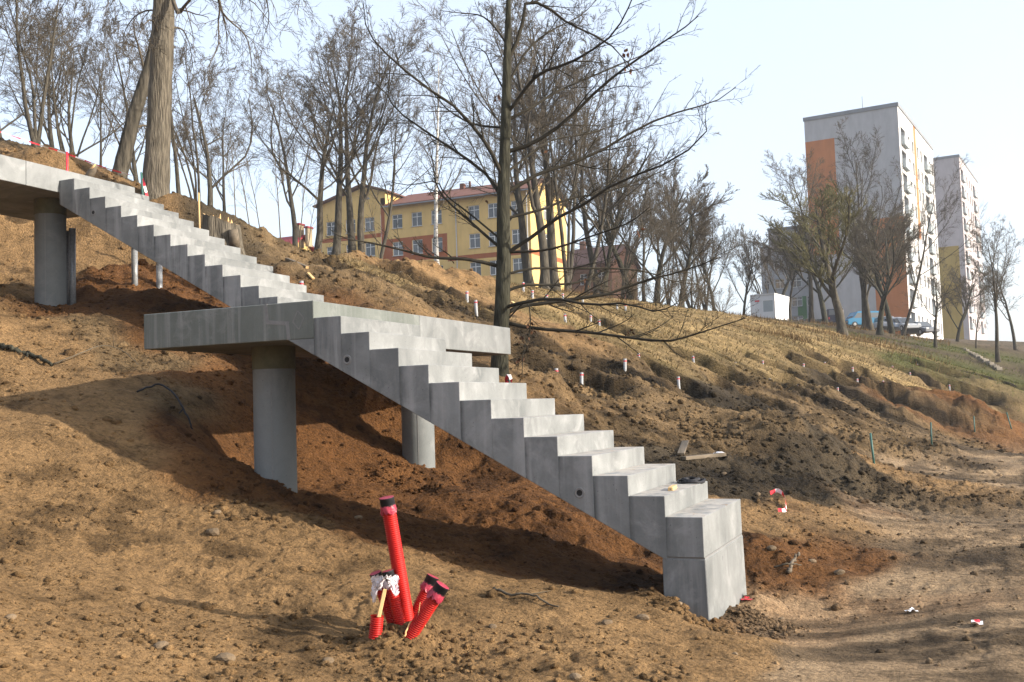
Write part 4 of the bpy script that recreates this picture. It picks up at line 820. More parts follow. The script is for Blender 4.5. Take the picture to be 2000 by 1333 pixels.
def facade(name, x0, x1, z0, z1, holes, zones, mats, parent, depth=0.25, loc=None, rot=None, top=None):
    """wall skin facing -y with real window openings; zones = (x0, x1, z0, z1, material index)"""
    xs = sorted({round(v, 3) for v in [x0, x1] + [h[i] for h in holes for i in (0, 1)] + [q[i] for q in zones for i in (0, 1)] if x0 - 1e-6 <= v <= x1 + 1e-6})
    zs = sorted({round(v, 3) for v in [z0, z1] + [h[i] for h in holes for i in (2, 3)] + [q[i] for q in zones for i in (2, 3)] if z0 - 1e-6 <= v <= z1 + 1e-6})
    bm = bmesh.new(); V = {}
    def vert(x, y, z):
        k = (round(x, 3), y, round(z, 3))
        if k not in V: V[k] = bm.verts.new((x, y, z))
        return V[k]
    for a, b in zip(xs[:-1], xs[1:]):
        for c, d in zip(zs[:-1], zs[1:]):
            mx, mz = (a + b) / 2, (c + d) / 2
            if any(h[0] < mx < h[1] and h[2] < mz < h[3] for h in holes): continue
            f = bm.faces.new((vert(a, 0, c), vert(b, 0, c), vert(b, 0, d), vert(a, 0, d)))
            for q in zones:
                if q[0] < mx < q[1] and q[2] < mz < q[3]: f.material_index = q[4]
    for h in holes:
        p = [(h[0], h[2]), (h[1], h[2]), (h[1], h[3]), (h[0], h[3])]
        for (ax, az_), (bx, bz) in zip(p, p[1:] + p[:1]):
            bm.faces.new((bm.verts.new((ax, 0, az_)), bm.verts.new((ax, depth, az_)), bm.verts.new((bx, depth, bz)), bm.verts.new((bx, 0, bz))))
    me = bm_mesh(name, bm, None)
    for mt in mats: me.materials.append(M[mt])
    return link(name, me, parent, loc, rot)
WIN = {}
def window(parent, x, z, w, h, y=0.12, rot=0.0, mull=(0.5,), trans=(0.68,), fr=0.07, base=(0, 0)):
    """window > frame with mullions + pane, in a facade opening; centre at (x, z)"""
    k = (round(w, 2), round(h, 2), mull, trans)
    if k not in WIN:
        bm = bmesh.new()
        def bar(x0, x1, z0, z1, d=.05):
            t = box_bm(x0, x1, 0, d, z0, z1); me = bpy.data.meshes.new('t'); t.to_mesh(me); t.free(); bm.from_mesh(me); bpy.data.meshes.remove(me)
        bar(-w / 2, w / 2, -h / 2, -h / 2 + fr); bar(-w / 2, w / 2, h / 2 - fr, h / 2); bar(-w / 2, -w / 2 + fr, -h / 2 + fr, h / 2 - fr); bar(w / 2 - fr, w / 2, -h / 2 + fr, h / 2 - fr)
        for m_ in mull: bar(-w / 2 + w * m_ - fr * .45, -w / 2 + w * m_ + fr * .45, -h / 2 + fr, h / 2 - fr, .045)
        for m_ in trans: bar(-w / 2 + fr, w / 2 - fr, -h / 2 + h * m_ - fr * .4, -h / 2 + h * m_ + fr * .4, .04)
        fm = bm_mesh('window', bm, M['frame'])
        bm = bmesh.new(); bm.faces.new([bm.verts.new(v) for v in ((-w / 2, .03, -h / 2), (w / 2, .03, -h / 2), (w / 2, .03, h / 2), (-w / 2, .03, h / 2))]); pm = bm_mesh('pane', bm, M['glass'])
        sm = bm_mesh('sill', box_bm(-w / 2 - .05, w / 2 + .05, -.24, 0.0, -h / 2 - .05, -h / 2 - .005), M['zinc'])
        WIN[k] = (fm, pm, sm)
    fm, pm, sm = WIN[k]
    if rot: o = link('window', fm, parent, (base[0] - y, base[1] + x, z), (0, 0, rot))
    else: o = link('window', fm, parent, (base[0] + x, base[1] + y, z))
    link('pane', pm, o); link('sill', sm, o)
    return o
# --- the yellow school-like building on the hill
TF = 103.6
sch = thing('yellow_building', 'three-storey yellow building with rust-red panels and tiled roof behind the trees', 'building', (-52, TF, 14.0))
ox, oz = 52.0, -14.0
rows = {23.38: [-58.6, -56.04, -53.5, -48.8, -46.4, -43.6], 20.2: [-58.6, -56.04, -53.5, -48.8, -46.4, -43.6], 17.0: [-58.6, -56.04, -53.5, -48.8, -46.4, -43.6]}
wing = {23.42: [-67.6, -64.9, -62.3], 20.45: [-67.6, -64.9, -62.3], 17.2: [-67.6, -64.9, -62.3]}
WW, WH = 1.36, 1.62
holes = [(x + ox - WW / 2, x + ox + WW / 2, z + oz - WH / 2, z + oz + WH / 2) for z, l in rows.items() for x in l]
zones = [(-60.75 + ox, -60.25 + ox, 13 + oz, 25.4 + oz, 1), (-60.25 + ox, -52.2 + ox, 18.6 + oz, 21.4 + oz, 1), (-52.2 + ox, -42.0 + ox, 18.15 + oz, 18.7 + oz, 1)]
facade('wall', -60.75 + ox, -42.0 + ox, 11.0 + oz, 25.35 + oz, holes, zones, ['yellow', 'orange_brown'], sch)
for z, l in rows.items():
    for x in l: window(sch, x + ox, z + oz, WW, WH)
hw = [(x + ox - WW / 2, x + ox + WW / 2, z + oz - WH / 2, z + oz + WH / 2) for z, l in wing.items() for x in l]
facade('wall', -69.1 + ox, -60.75 + ox, 11.0 + oz, 26.3 + oz, hw, [(-69.1 + ox, -60.75 + ox, 21.75 + oz, 22.25 + oz, 1)], ['yellow', 'orange_brown'], sch, loc=(0, -.02, 0))
for z, l in wing.items():
    for x in l: window(sch, x + ox, z + oz, WW, WH)
bm = bmesh.new()                                  # gable triangle of the wing, with its small attic vent
bm.faces.new([bm.verts.new((x + ox, -.02, z + oz)) for x, z in ((-69.1, 26.3), (-60.1, 26.3), (-60.1, 27.0), (-62.85, 27.85))])
bm.faces.new([bm.verts.new(v) for v in ((-60.1 + ox, -.02, 24 + oz), (-60.1 + ox, 9, 24 + oz), (-60.1 + ox, 9, 27.0 + oz), (-60.1 + ox, -.02, 27.0 + oz))])
link('wall', bm_mesh('wall', bm, M['yellow']), sch)
link('attic_vent', bm_mesh('attic_vent', prism_bm([(-63.6 + ox, 26.35 + oz), (-62.1 + ox, 26.35 + oz), (-62.85 + ox, 27.15 + oz)], -.06, 0.0), M['parapet']), sch)
gz_h = [(4.1, 5.4, z + oz - .8, z + oz + .8) for z in (23.38, 20.2, 17.0)]
facade('wall', 0, 11.3, 11.0 + oz, 25.35 + oz, gz_h, [(0, 11.3, 18.15 + oz, 18.7 + oz, 1)], ['yellow', 'orange_brown'], sch, loc=(-42.0 + ox, 0, 0), rot=(0, 0, math.pi / 2))
for z in (23.38, 20.2, 17.0): window(sch, 4.75, z + oz, 1.3, 1.6, rot=math.pi / 2, base=(-42.0 + ox, 0))
bm = bmesh.new(); bm.faces.new([bm.verts.new((-42.0 + ox, y, z + oz)) for y, z in ((0, 25.35), (11.3, 25.35), (5.65, 27.35))]); link('wall', bm_mesh('wall', bm, M['yellow']), sch)
def roof_strip(name, prof, x0, x1, th, mat, parent):   # prof: (y, z) line swept along x
    bm = bmesh.new(); n = len(prof)
    A = [[bm.verts.new((x, y, z + dz)) for y, z in prof] for x in (x0, x1) for dz in (0, th)]
    for i in range(n - 1):
        bm.faces.new((A[1][i], A[3][i], A[3][i + 1], A[1][i + 1])); bm.faces.new((A[0][i], A[0][i + 1], A[2][i + 1], A[2][i]))
        bm.faces.new((A[0][i], A[1][i], A[1][i + 1], A[0][i + 1])); bm.faces.new((A[2][i], A[2][i + 1], A[3][i + 1], A[3][i]))
    for e in (0, n - 1): bm.faces.new((A[0][e], A[2][e], A[3][e], A[1][e]))
    bmesh.ops.recalc_face_normals(bm, faces=bm.faces[:]); return link(name, bm_mesh(name, bm, M[mat]), parent)
rf = roof_strip('roof', [(-.7, 25.15 + oz), (5.65, 27.5 + oz), (12, 25.15 + oz)], -60.1 + ox, -41.5 + ox, .14, 'roof_red', sch)
box('gutter', -60.3 + ox, -41.5 + ox, -.84, -.70, 25.02 + oz, 25.16 + oz, M['parapet'], sch)
box('chimney', -52.7 + ox, -52.2 + ox, 4.6, 5.2, 27.0 + oz, 27.95 + oz, M['roof_red'], rf); box('chimney', -51.5 + ox, -51.3 + ox, 4.6, 4.8, 27.0 + oz, 28.1 + oz, M['roof_brown'], rf)
bm = bmesh.new(); P1 = [(-69.7, 26.1), (-62.85, 28.05), (-59.6, 26.95)]; A = [[bm.verts.new((x + ox, y, z + oz + d)) for x, z in P1] for y in (-.7, 11) for d in (0, .16)]
for i in range(2):
    bm.faces.new((A[1][i], A[1][i + 1], A[3][i + 1], A[3][i])); bm.faces.new((A[0][i], A[2][i], A[2][i + 1], A[0][i + 1])); bm.faces.new((A[0][i], A[0][i + 1], A[1][i + 1], A[1][i]))
for e in (0, 2): bm.faces.new((A[0][e], A[1][e], A[3][e], A[2][e]))
bmesh.ops.recalc_face_normals(bm, faces=bm.faces[:]); link('roof', bm_mesh('roof', bm, M['roof_brown']), sch)
for x in (-51.0, -42.35): link('downpipe', tube_mesh('downpipe', [(x + ox, -.1, 11 + oz), (x + ox, -.1, 25.0 + oz)], .06, M['zinc'], 8), sch)
# --- apartment towers
R7 = -math.radians(7)
def tower(name, label, corner, w, d, z0, z1, front, fzones, side_strip, fl_h, pink=False):
    t = thing(name, label, 'apartment block', (corner[0], corner[1], z0), R7, 'pale apartment towers')
    H = z1 - z0; wall = front
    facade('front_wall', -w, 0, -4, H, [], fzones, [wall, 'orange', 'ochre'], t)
    n = int((H - 1.5) / fl_h); sc = d / 26.0
    cols = [('b', 1.2, 4.2), ('w', 6.0, 7.3), ('w', 8.6, 9.9), ('w', 12.3, 13.6), ('w', 14.9, 16.2), ('b', 17.6, 20.6), ('w', 21.9, 23.2), ('w', 24.0, 25.2)]
    hs, wins, bal = [], [], []
    for f in range(n):
        zc = 1.6 + f * fl_h
        for kind, a, b in cols:
            a, b = a * sc, b * sc
            if kind == 'w': hs.append((a, b, zc, zc + 1.45)); wins.append(((a + b) / 2, zc + .725, b - a, 1.45))
            else: hs.append((a, b, zc - .5, zc + 1.6)); bal.append((a, b, zc))
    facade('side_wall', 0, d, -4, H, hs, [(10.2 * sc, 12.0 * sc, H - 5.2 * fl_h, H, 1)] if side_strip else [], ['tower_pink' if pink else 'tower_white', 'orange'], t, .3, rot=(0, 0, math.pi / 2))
    for x, z, ww, hh in wins: window(t, x, z, ww, hh, .15, math.pi / 2, (0.5,), (), .09)
    for a, b, z in bal:
        me = ('bal', round(b - a, 2))
        if me not in WIN:
            bm1 = box_bm(0, .4, 0, b - a, -.62, .42, .02); bm2 = bmesh.new(); bm2.faces.new([bm2.verts.new(v) for v in ((-.25, 0, -.5), (-.25, b - a, -.5), (-.25, b - a, 1.6), (-.25, 0, 1.6))])
            WIN[me] = (bm_mesh('balcony', bm1, M['balcony']), bm_mesh('pane', bm2, M['glass']))
        o = link('balcony', WIN[me][0], t, (0.02, a, z)); link('pane', WIN[me][1], o)
    box('roof', -w, -.02, .02, d - .02, H - .8, H - .3, M['parapet'], t)
    box('parapet', -w - .1, .1, -.1, .12, H, H + .45, M['parapet'], t); box('parapet', -.12, .1, .12, d, H, H + .45, M['parapet'], t)
    return t
c1 = (-4.978, 127.903); z1b = 8.0
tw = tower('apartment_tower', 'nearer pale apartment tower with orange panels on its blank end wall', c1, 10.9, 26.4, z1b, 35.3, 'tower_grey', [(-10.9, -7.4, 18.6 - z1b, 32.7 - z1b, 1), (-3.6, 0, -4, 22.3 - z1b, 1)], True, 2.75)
link('antenna', tube_mesh('antenna', [(-4.5, 3, 27), (-4.5, 3, 30)], .04, M['parapet'], 6), tw); box('roof_hatch', -7, -4.6, 3, 6, 27.0, 28.0, M['parapet'], tw)
c2 = dist(1893, 640, 195)
tower('apartment_tower', 'farther pinkish apartment tower with an ochre panel, right of the orange one', (c2[0], c2[1]), 7.2, 27.4, 11.5, 42.5, 'tower_pink', [(-4.4, -0.9, -4, 15.5, 2)], False, 2.9, True)
low = thing('apartment_block', 'low grey apartment block with green panels left of the tower', 'apartment block', (-17.9, 153.9, 10.0), R7)
hs = [(x, x + 1.5, z, z + 1.4) for x in (-6.4, -4.0, -1.8, 1.2, 3.4) for z in (2.0, 4.8, 7.6, 10.4, 13.2)]
facade('front_wall', -7, 6, -3, 16.2, hs, [(-3.2, -1.9, -3, 6.2, 1), (2.9, 4.6, -3, 6.2, 1)], ['tower_grey', 'green_panel'], low)
for a, b, c, d in hs: window(low, (a + b) / 2, (c + d) / 2, 1.5, 1.4)
facade('side_wall', 0, 14, -3, 16.2, [], [], ['tower_white'], low, rot=(0, 0, math.pi / 2), loc=(6, 0, 0)); box('roof', -7.1, 6.1, -.1, 14, 16.2, 16.6, M['parapet'], low)
hs = [(-8.1, -7.4, z, z + 1.4) for z in (2.0, 4.8, 7.6, 10.4)]
facade('stair_wing_wall', -8.5, -7, -3, 13.8, hs, [], ['tower_grey'], low, loc=(0, .6, 0))
for a, b, c, d in hs: window(low, (a + b) / 2, (c + d) / 2, .7, 1.4, y=.72)
box('stair_wing_roof', -8.6, -7.02, .5, 8, 13.8, 14.1, M['parapet'], low)
# --- red-roofed house, brick house
p = dist(560, 500, 78); hx, hy = p[0], p[1]; zr = dist(540, 466, 78)[2]
hs_ = thing('red_roof_house', 'low house with a crimson sheet roof and chimneys beyond the crest', 'house', (hx, hy, zr - 5))
def pxs(px, py=480): return ont(px, py, hy)[0] - hx
x0, x1 = pxs(505), pxs(596)
box('wall', x0 + .3, x1 - .3, -3.6, 3.6, -2, 2.6, M['yellow'], hs_)
rf = roof_strip('roof', [(-4.2, 2.2), (0, 5.0), (4.2, 2.2)], x0, x1, .12, 'roof_crimson', hs_)
link('gable', bm_mesh('gable', prism_bm([(-3.6, 2.6), (3.6, 2.6), (0, 4.9)], x0 + .31, x1 - .31), M['yellow']), hs_, rot=(0, 0, math.pi / 2), scale=(1, -1, 1))
roof_strip('roof', [(-6.2, 1.2), (-4.4, 2.4), (-2.6, 1.2)], pxs(462), pxs(530), .12, 'roof_crimson', hs_); roof_strip('lean_to_roof', [(-9.0, .4), (-6.3, 1.35)], pxs(462), pxs(556), .1, 'roof_grey', hs_)
for a, b, c, mt in ((502, 511, .75, 'roof_brown'), (583, 590, .9, 'cream'), (601, 606, .6, 'cream')):
    ch = box('chimney', pxs(a), pxs(b), -.3, .3, 4.2, 4.95 + c, M[mt], rf); box('chimney_cap', pxs(a) - .06, pxs(b) + .06, -.37, .37, 4.95 + c, 5.07 + c, M['roof_crimson'], ch)
p = dist(1160, 570, 132); bx, by, bz = p[0], p[1], p[2] - 1.0
bh = thing('brick_house', 'orange brick house with a brown roof half hidden by the trees', 'house', (bx, by, bz), R7)
hb = [(-1.9, -.9, 2.0, 3.4), (.6, 1.6, 2.0, 3.4)]
facade('wall', -4.5, 2.6, -2, 4.6, hb, [], ['brick'], bh)
for a, b, c, d in hb: window(bh, (a + b) / 2, (c + d) / 2, 1.0, 1.4)
facade('wall', 0, 8, -2, 4.6, [], [], ['brick'], bh, loc=(2.6, 0, 0), rot=(0, 0, math.pi / 2)); roof_strip('roof', [(-.5, 4.4), (4, 7.2), (8.5, 4.4)], -5.0, 3.1, .15, 'roof_brown', bh)
box('chimney', -3.6, -2.9, 3.6, 4.2, 6.6, 8.3, M['brick'], bh)
bm = bmesh.new(); bm.faces.new([bm.verts.new((2.59, y, z)) for y, z in ((0, 4.6), (8, 4.6), (4, 7.15))]); link('gable', bm_mesh('gable', bm, M['brick']), bh)
p = dist(1150, 540, 150); gb = thing('grey_roofed_building', 'building with a pale grey roof behind the brick house', 'building', (p[0], p[1], p[2] - 5), R7)
facade('wall', -4.2, 4.2, -2, 6.2, [(-3, -2, 3.6, 5), (0, 1, 3.6, 5)], [], ['tower_grey'], gb)
for xx in (-2.5, .5): window(gb, xx, 4.3, 1, 1.4)
roof_strip('roof', [(-.6, 6.0), (4, 8.3), (9, 6.0)], -4.6, 4.6, .15, 'roof_grey', gb)
# --- site cabin
p = dist(1514, 621, 105); cz = gz(p[0], p[1])
cb = thing('site_cabin', 'white site cabin with a small red notice standing on the crest', 'cabin', (p[0], p[1], dist(1514, 621, 105)[2] - .1), R7)
M['cabin'] = flat_mat('cabin_white', (0.62, 0.63, 0.64), .06)
facade('front_wall', -2.35, 0, -.5, 2.42, [(-2.0, -1.35, .15, 2.0), (-1.15, -.18, .75, 1.9)], [], ['cabin'], cb, .06)
door = box('door', -2.0, -1.35, .04, .08, .15, 2.0, M['cabin'], cb); box('handle', -1.95, -1.87, .0, .04, 1.0, 1.06, M['parapet'], door)
sh = box('window_shutter', -1.15, -.18, .03, .08, .75, 1.9, M['balcony'], cb); box('shutter_slat', -1.15, -.18, .0, .03, 1.86, 1.9, M['frame'], sh)
box('notice', -1.95, -1.5, -.02, -.003, 1.82, 1.94, M['tape_red'], cb)
facade('side_wall', 0, 5.6, -.5, 2.42, [], [], ['cabin'], cb, rot=(0, 0, math.pi / 2)); box('roof', -2.42, .07, -.07, 5.7, 2.42, 2.55, M['tower_white'], cb)
for x in (-2.36, 0.0): box('corner_post', x - .05, x + .05, -.05, .05, -.5, 2.42, M['tower_white'], cb)
# --- parked cars
M['tyre'] = noise_mat('tyre', (0.015, 0.015, 0.015), (0.03, 0.03, 0.03), 10, .9); M['lamp'] = noise_mat('lamp_glass', (0.5, 0.5, 0.5), (0.7, 0.7, 0.7), 10, .2); M['tail'] = noise_mat('tail_lamp', (0.35, 0.02, 0.02), (0.45, 0.03, 0.03), 10, .3)
def paint(n, c): return noise_mat('car_paint_' + n, c, tuple(x * 1.1 for x in c), 1, .25, spec=.6)
def car(label, px, py, D, rot, L_, H_, mat, van=False):
    p = dist(px, py, D); t = thing('parked_car', label, 'car', (p[0], p[1], p[2]), rot, 'cars parked below the tower'); W_ = 1.75; h = H_
    if van: body = [(-L_ / 2, .25), (L_ / 2, .25), (L_ / 2, .85), (L_ * .36, 1.05), (L_ * .22, h), (-L_ * .49, h), (-L_ / 2, .9)]
    else: body = [(-L_ / 2, .25), (L_ / 2, .25), (L_ / 2, .62), (L_ * .28, .85), (-L_ * .36, .92), (-L_ / 2, .85)]
    link('body', bm_mesh('body', prism_bm(body, -W_ / 2, W_ / 2, .06), mat), t)
    if not van: link('cabin', bm_mesh('cabin', prism_bm([(L_ * .26, .84), (L_ * .1, h), (-L_ * .26, h), (-L_ * .40, .9)], -W_ * .44, W_ * .44, .08), mat), t)
    if van: gl = [(L_ * .33, 1.02), (L_ * .215, h - .18), (-L_ * .40, h - .18), (-L_ * .40, 1.02)]
    else: gl = [(L_ * .215, .9), (L_ * .085, h - .08), (-L_ * .24, h - .08), (-L_ * .36, .93)]
    for s_ in (-1, 1):
        wy = W_ / 2 if van else W_ * .44
        g = prism_bm(gl, s_ * wy - .012, s_ * wy + .012); link('side_window', bm_mesh('side_window', g, M['glass']), t)
        for xx in (-L_ * .31, L_ * .31):
            bm = bmesh.new(); bmesh.ops.create_cone(bm, cap_ends=True, segments=18, radius1=.31, radius2=.31, depth=.2, matrix=Matrix.Rotation(math.pi / 2, 4, 'X')); w_ = link('wheel', bm_mesh('wheel', bm, M['tyre']), t, (xx, s_ * (W_ / 2 - .06), .31))
            bm = bmesh.new(); bmesh.ops.create_cone(bm, cap_ends=True, segments=14, radius1=.18, radius2=.16, depth=.03, matrix=Matrix.Rotation(s_ * math.pi / 2, 4, 'X')); link('rim', bm_mesh('rim', bm, M['zinc']), w_, (0, s_ * .11, 0))
        box('headlight', L_ / 2 - .03, L_ / 2 + .015, s_ * .62 - .16, s_ * .62 + .16, .55, .7, M['lamp'], t, .02); box('tail_light', -L_ / 2 - .015, -L_ / 2 + .03, s_ * .7 - .09, s_ * .7 + .09, .6, .85, M['tail'], t, .02)
    fz = (L_ * .352, 1.06, L_ * .222, h - .12) if van else (L_ * .262, .87, L_ * .112, h - .06)
    for nm, sx in (('windscreen', 1), ('rear_window', -1)):
        a, zA, b, zB = fz if sx == 1 else ((-L_ * .502, 1.05, -L_ * .497, h - .15) if van else (-L_ * .402, .93, -L_ * .268, h - .06))
        bm = bmesh.new(); o_ = .03 * sx; ww = W_ * .4
        bm.faces.new([bm.verts.new(v) for v in ((a + o_, -ww, zA + .02), (a + o_, ww, zA + .02), (b + o_, ww * .94, zB + .02), (b + o_, -ww * .94, zB + .02))]); link(nm, bm_mesh(nm, bm, M['glass']), t)
car('dark blue off-road car parked left of the blue van', 1630, 637, 120, 1.75, 4.4, 1.75, paint('navy', (0.02, 0.025, 0.05)), True)
car('bright blue van parked between two tree trunks', 1684, 640, 122, 3.7, 4.2, 1.75, paint('blue', (0.03, 0.20, 0.36)), True)
car('silver car with turquoise windscreen parked right of the blue van', 1730, 645, 118, -1.2, 4.2, 1.45, paint('silver', (0.45, 0.48, 0.52)))
car('pale blue-grey car in the middle of the row below the orange panel', 1747, 647, 117, -1.1, 4.2, 1.45, paint('pale', (0.36, 0.42, 0.50)))
car('light grey car at the right end of the parked row', 1764, 649, 116, -1.0, 4.2, 1.5, paint('grey', (0.40, 0.42, 0.44)))
car('grey car tucked beside the foot of the nearer tower', 1797, 656, 116, -.9, 4.2, 1.45, paint('dkgrey', (0.15, 0.16, 0.18)))
for i, (px, lb) in enumerate(((1577, 'low concrete barrier block left of the gnarled tree'), (1601, 'low concrete barrier block right of the gnarled tree'))):
    p = dist(px, 633, 100); o = thing('barrier_block', lb, 'barrier', (p[0], p[1], p[2]), R7, 'concrete barrier blocks')
    link('block', bm_mesh('block', prism_bm([(-.5, -.4), (.5, -.4), (.42, .45), (-.42, .45)], -.3, .3, .03), M['concrete_damp']), o); link('lifting_eye', tube_mesh('lifting_eye', smooth_curve([(-.1, 0, .42), (-.08, 0, .52), (.08, 0, .52), (.1, 0, .42)], 8), .015, M['galv'], 6), o)
# --- stone retaining wall and stone steps on the far slope
wall = thing('stone_wall', 'low pale stone wall along the foot of the farther tower', 'wall', (0, 0, 0)); rng = np.random.default_rng(5)
SM = [bm_mesh('stone', box_bm(-.5, .5, -.5, .5, -.5, .5, .08), None) for _ in range(1)]; SM[0].materials.append(noise_mat('pale_stone', (0.20, 0.17, 0.13), (0.36, 0.32, 0.26), 2, .9, rand=.25))
a, b = dist(1862, 650, 118), dist(1990, 676, 104)
for i in range(34):
    f = i / 33; q = a * (1 - f) + b * f; zg = gz(q[0], q[1])
    for r in range(2): link('stone', SM[0], wall, (q[0] + rng.normal() * .05 , q[1] + rng.normal() * .05, zg - .1 + r * .42), (0, 0, math.atan2(b[1] - a[1], b[0] - a[0]) + rng.normal() * .06), (np.linalg.norm(b - a) / 33 * .96, .5, .40))
st = thing('stone_steps', 'line of pale stone steps climbing the far grassy slope', 'steps', (0, 0, 0))
for i in range(16):
    f = i / 15; q = ground_hit(1872 + 78 * f, 677 + 44 * f, 45, 120); link('step', SM[0], st, (q[0], q[1], q[2]), (0, 0, rng.normal() * .2 + .5), (.32, .25, .16 + .05 * rng.random()))

# ---------------------------------------------------------------- pipe stubs on the hillside
ORD = ['first', 'second', 'third', 'fourth', 'fifth', 'sixth', 'seventh', 'eighth', 'ninth', 'tenth', 'eleventh', 'twelfth', 'thirteenth']
ROWS = {'lower': [(1087, 735), (1136, 729), (1223, 762), (1248, 717), (1325, 750), (1427, 748), (1504, 743), (1558, 749), (1636, 755), (1675, 754), (1726, 766)],
        'upper': [(1354, 708), (1436, 710), (1490, 713), (1570, 722), (1612, 725), (1666, 735)], 'right': [(1745, 752), (1779, 761), (1795, 757), (1834, 750), (1838, 786), (1856, 783), (1946, 781), (1966, 780)],
        'oak': [(1023, 584), (1041, 600), (1069, 611), (1100, 603), (1104, 636), (1138, 590), (1154, 625), (1170, 629), (1205, 596), (1222, 610)], 'stair': [(490, 497), (589, 544), (603, 572), (785, 578), (913, 602), (930, 626)]}
TXT = {'lower': '{} pale pipe stub from the left in the lower row across the dark soil', 'upper': '{} pale pipe stub from the left in the upper row, in dry grass trenches', 'right': '{} small pipe stub from the left on the far right slope', 'oak': '{} pale pipe stub from the left under the low oak branches', 'stair': '{} pale pipe stub from the left along the crest behind the stairs'}
PM = {}
for row, lst in ROWS.items():
    for i, (px, py) in enumerate(sorted(lst)):
        D = [q[2] for q in PIPES if q[0] == px and q[1] == py][0]; p = dist(px, py, D); z = max(gz(p[0], p[1] - .45), gz(p[0], p[1] - .15), gz(p[0], p[1]))
        tall = {1170: .40, 1154: .32, 785: .36, 1325: .36, 1248: .34, 1136: .28, 1023: .34}.get(px, .25); zt = z + tall * .85; h = zt - z + .3
        o = thing('pipe_stub', TXT[row].format(ORD[i]), 'pipe', (p[0], p[1], zt), 0, 'pale pipe stubs with a red ring on the hillside'); r = .034
        key = round(h, 1)
        if key not in PM:
            V, F = tubes_np([(np.array([(0, 0, -h - .1), (0, 0, 0)]), np.array([r, r]), 10, True)]); PM[key] = mesh_np('pipe', V, F, M['pipe_white'], False)
        if 'ring' not in PM:
            V, F = tubes_np([(np.array([(0, 0, -.062), (0, 0, -.038)]), np.array([r + .002, r + .002]), 10, False)]); PM['ring'] = mesh_np('tape_ring', V, F, M['tape_red'])
        link('pipe', PM[key], o); link('tape_ring', PM['ring'], o); o.rotation_euler = (random.Random(px).uniform(-.05, .05), random.Random(py).uniform(-.05, .05), 0)
# galvanised tubes standing under the upper flight
for px, y0, y1, D, lb in ((131, 452, 592, 17.6, 'left one of the two galvanised tubes beside the upper column'), (142, 447, 590, 17.4, 'right one of the two galvanised tubes beside the upper column'), (263, 485, 521, 17.9, 'short galvanised tube tucked under the upper flight near its top'), (312, 515, 603, 18.0, 'galvanised tube standing in the reddish mound under the upper flight')):
    a = dist(px, y1, D); zt = dist(px, y0, D)[2]; zg = min(gz(a[0], a[1]), a[2]) - .3
    o = thing('steel_tube', lb, 'tube', (a[0], a[1], zg), 0, 'galvanised tubes under the upper flight')
    link('tube', tube_mesh('tube', [(0, 0, 0), (0, 0, zt - zg)], .05, M['galv'], 16), o); link('rim', tube_mesh('rim', [(0, 0, zt - zg - .02), (0, 0, zt - zg + .002)], .053, M['galv'], 16, False), o)
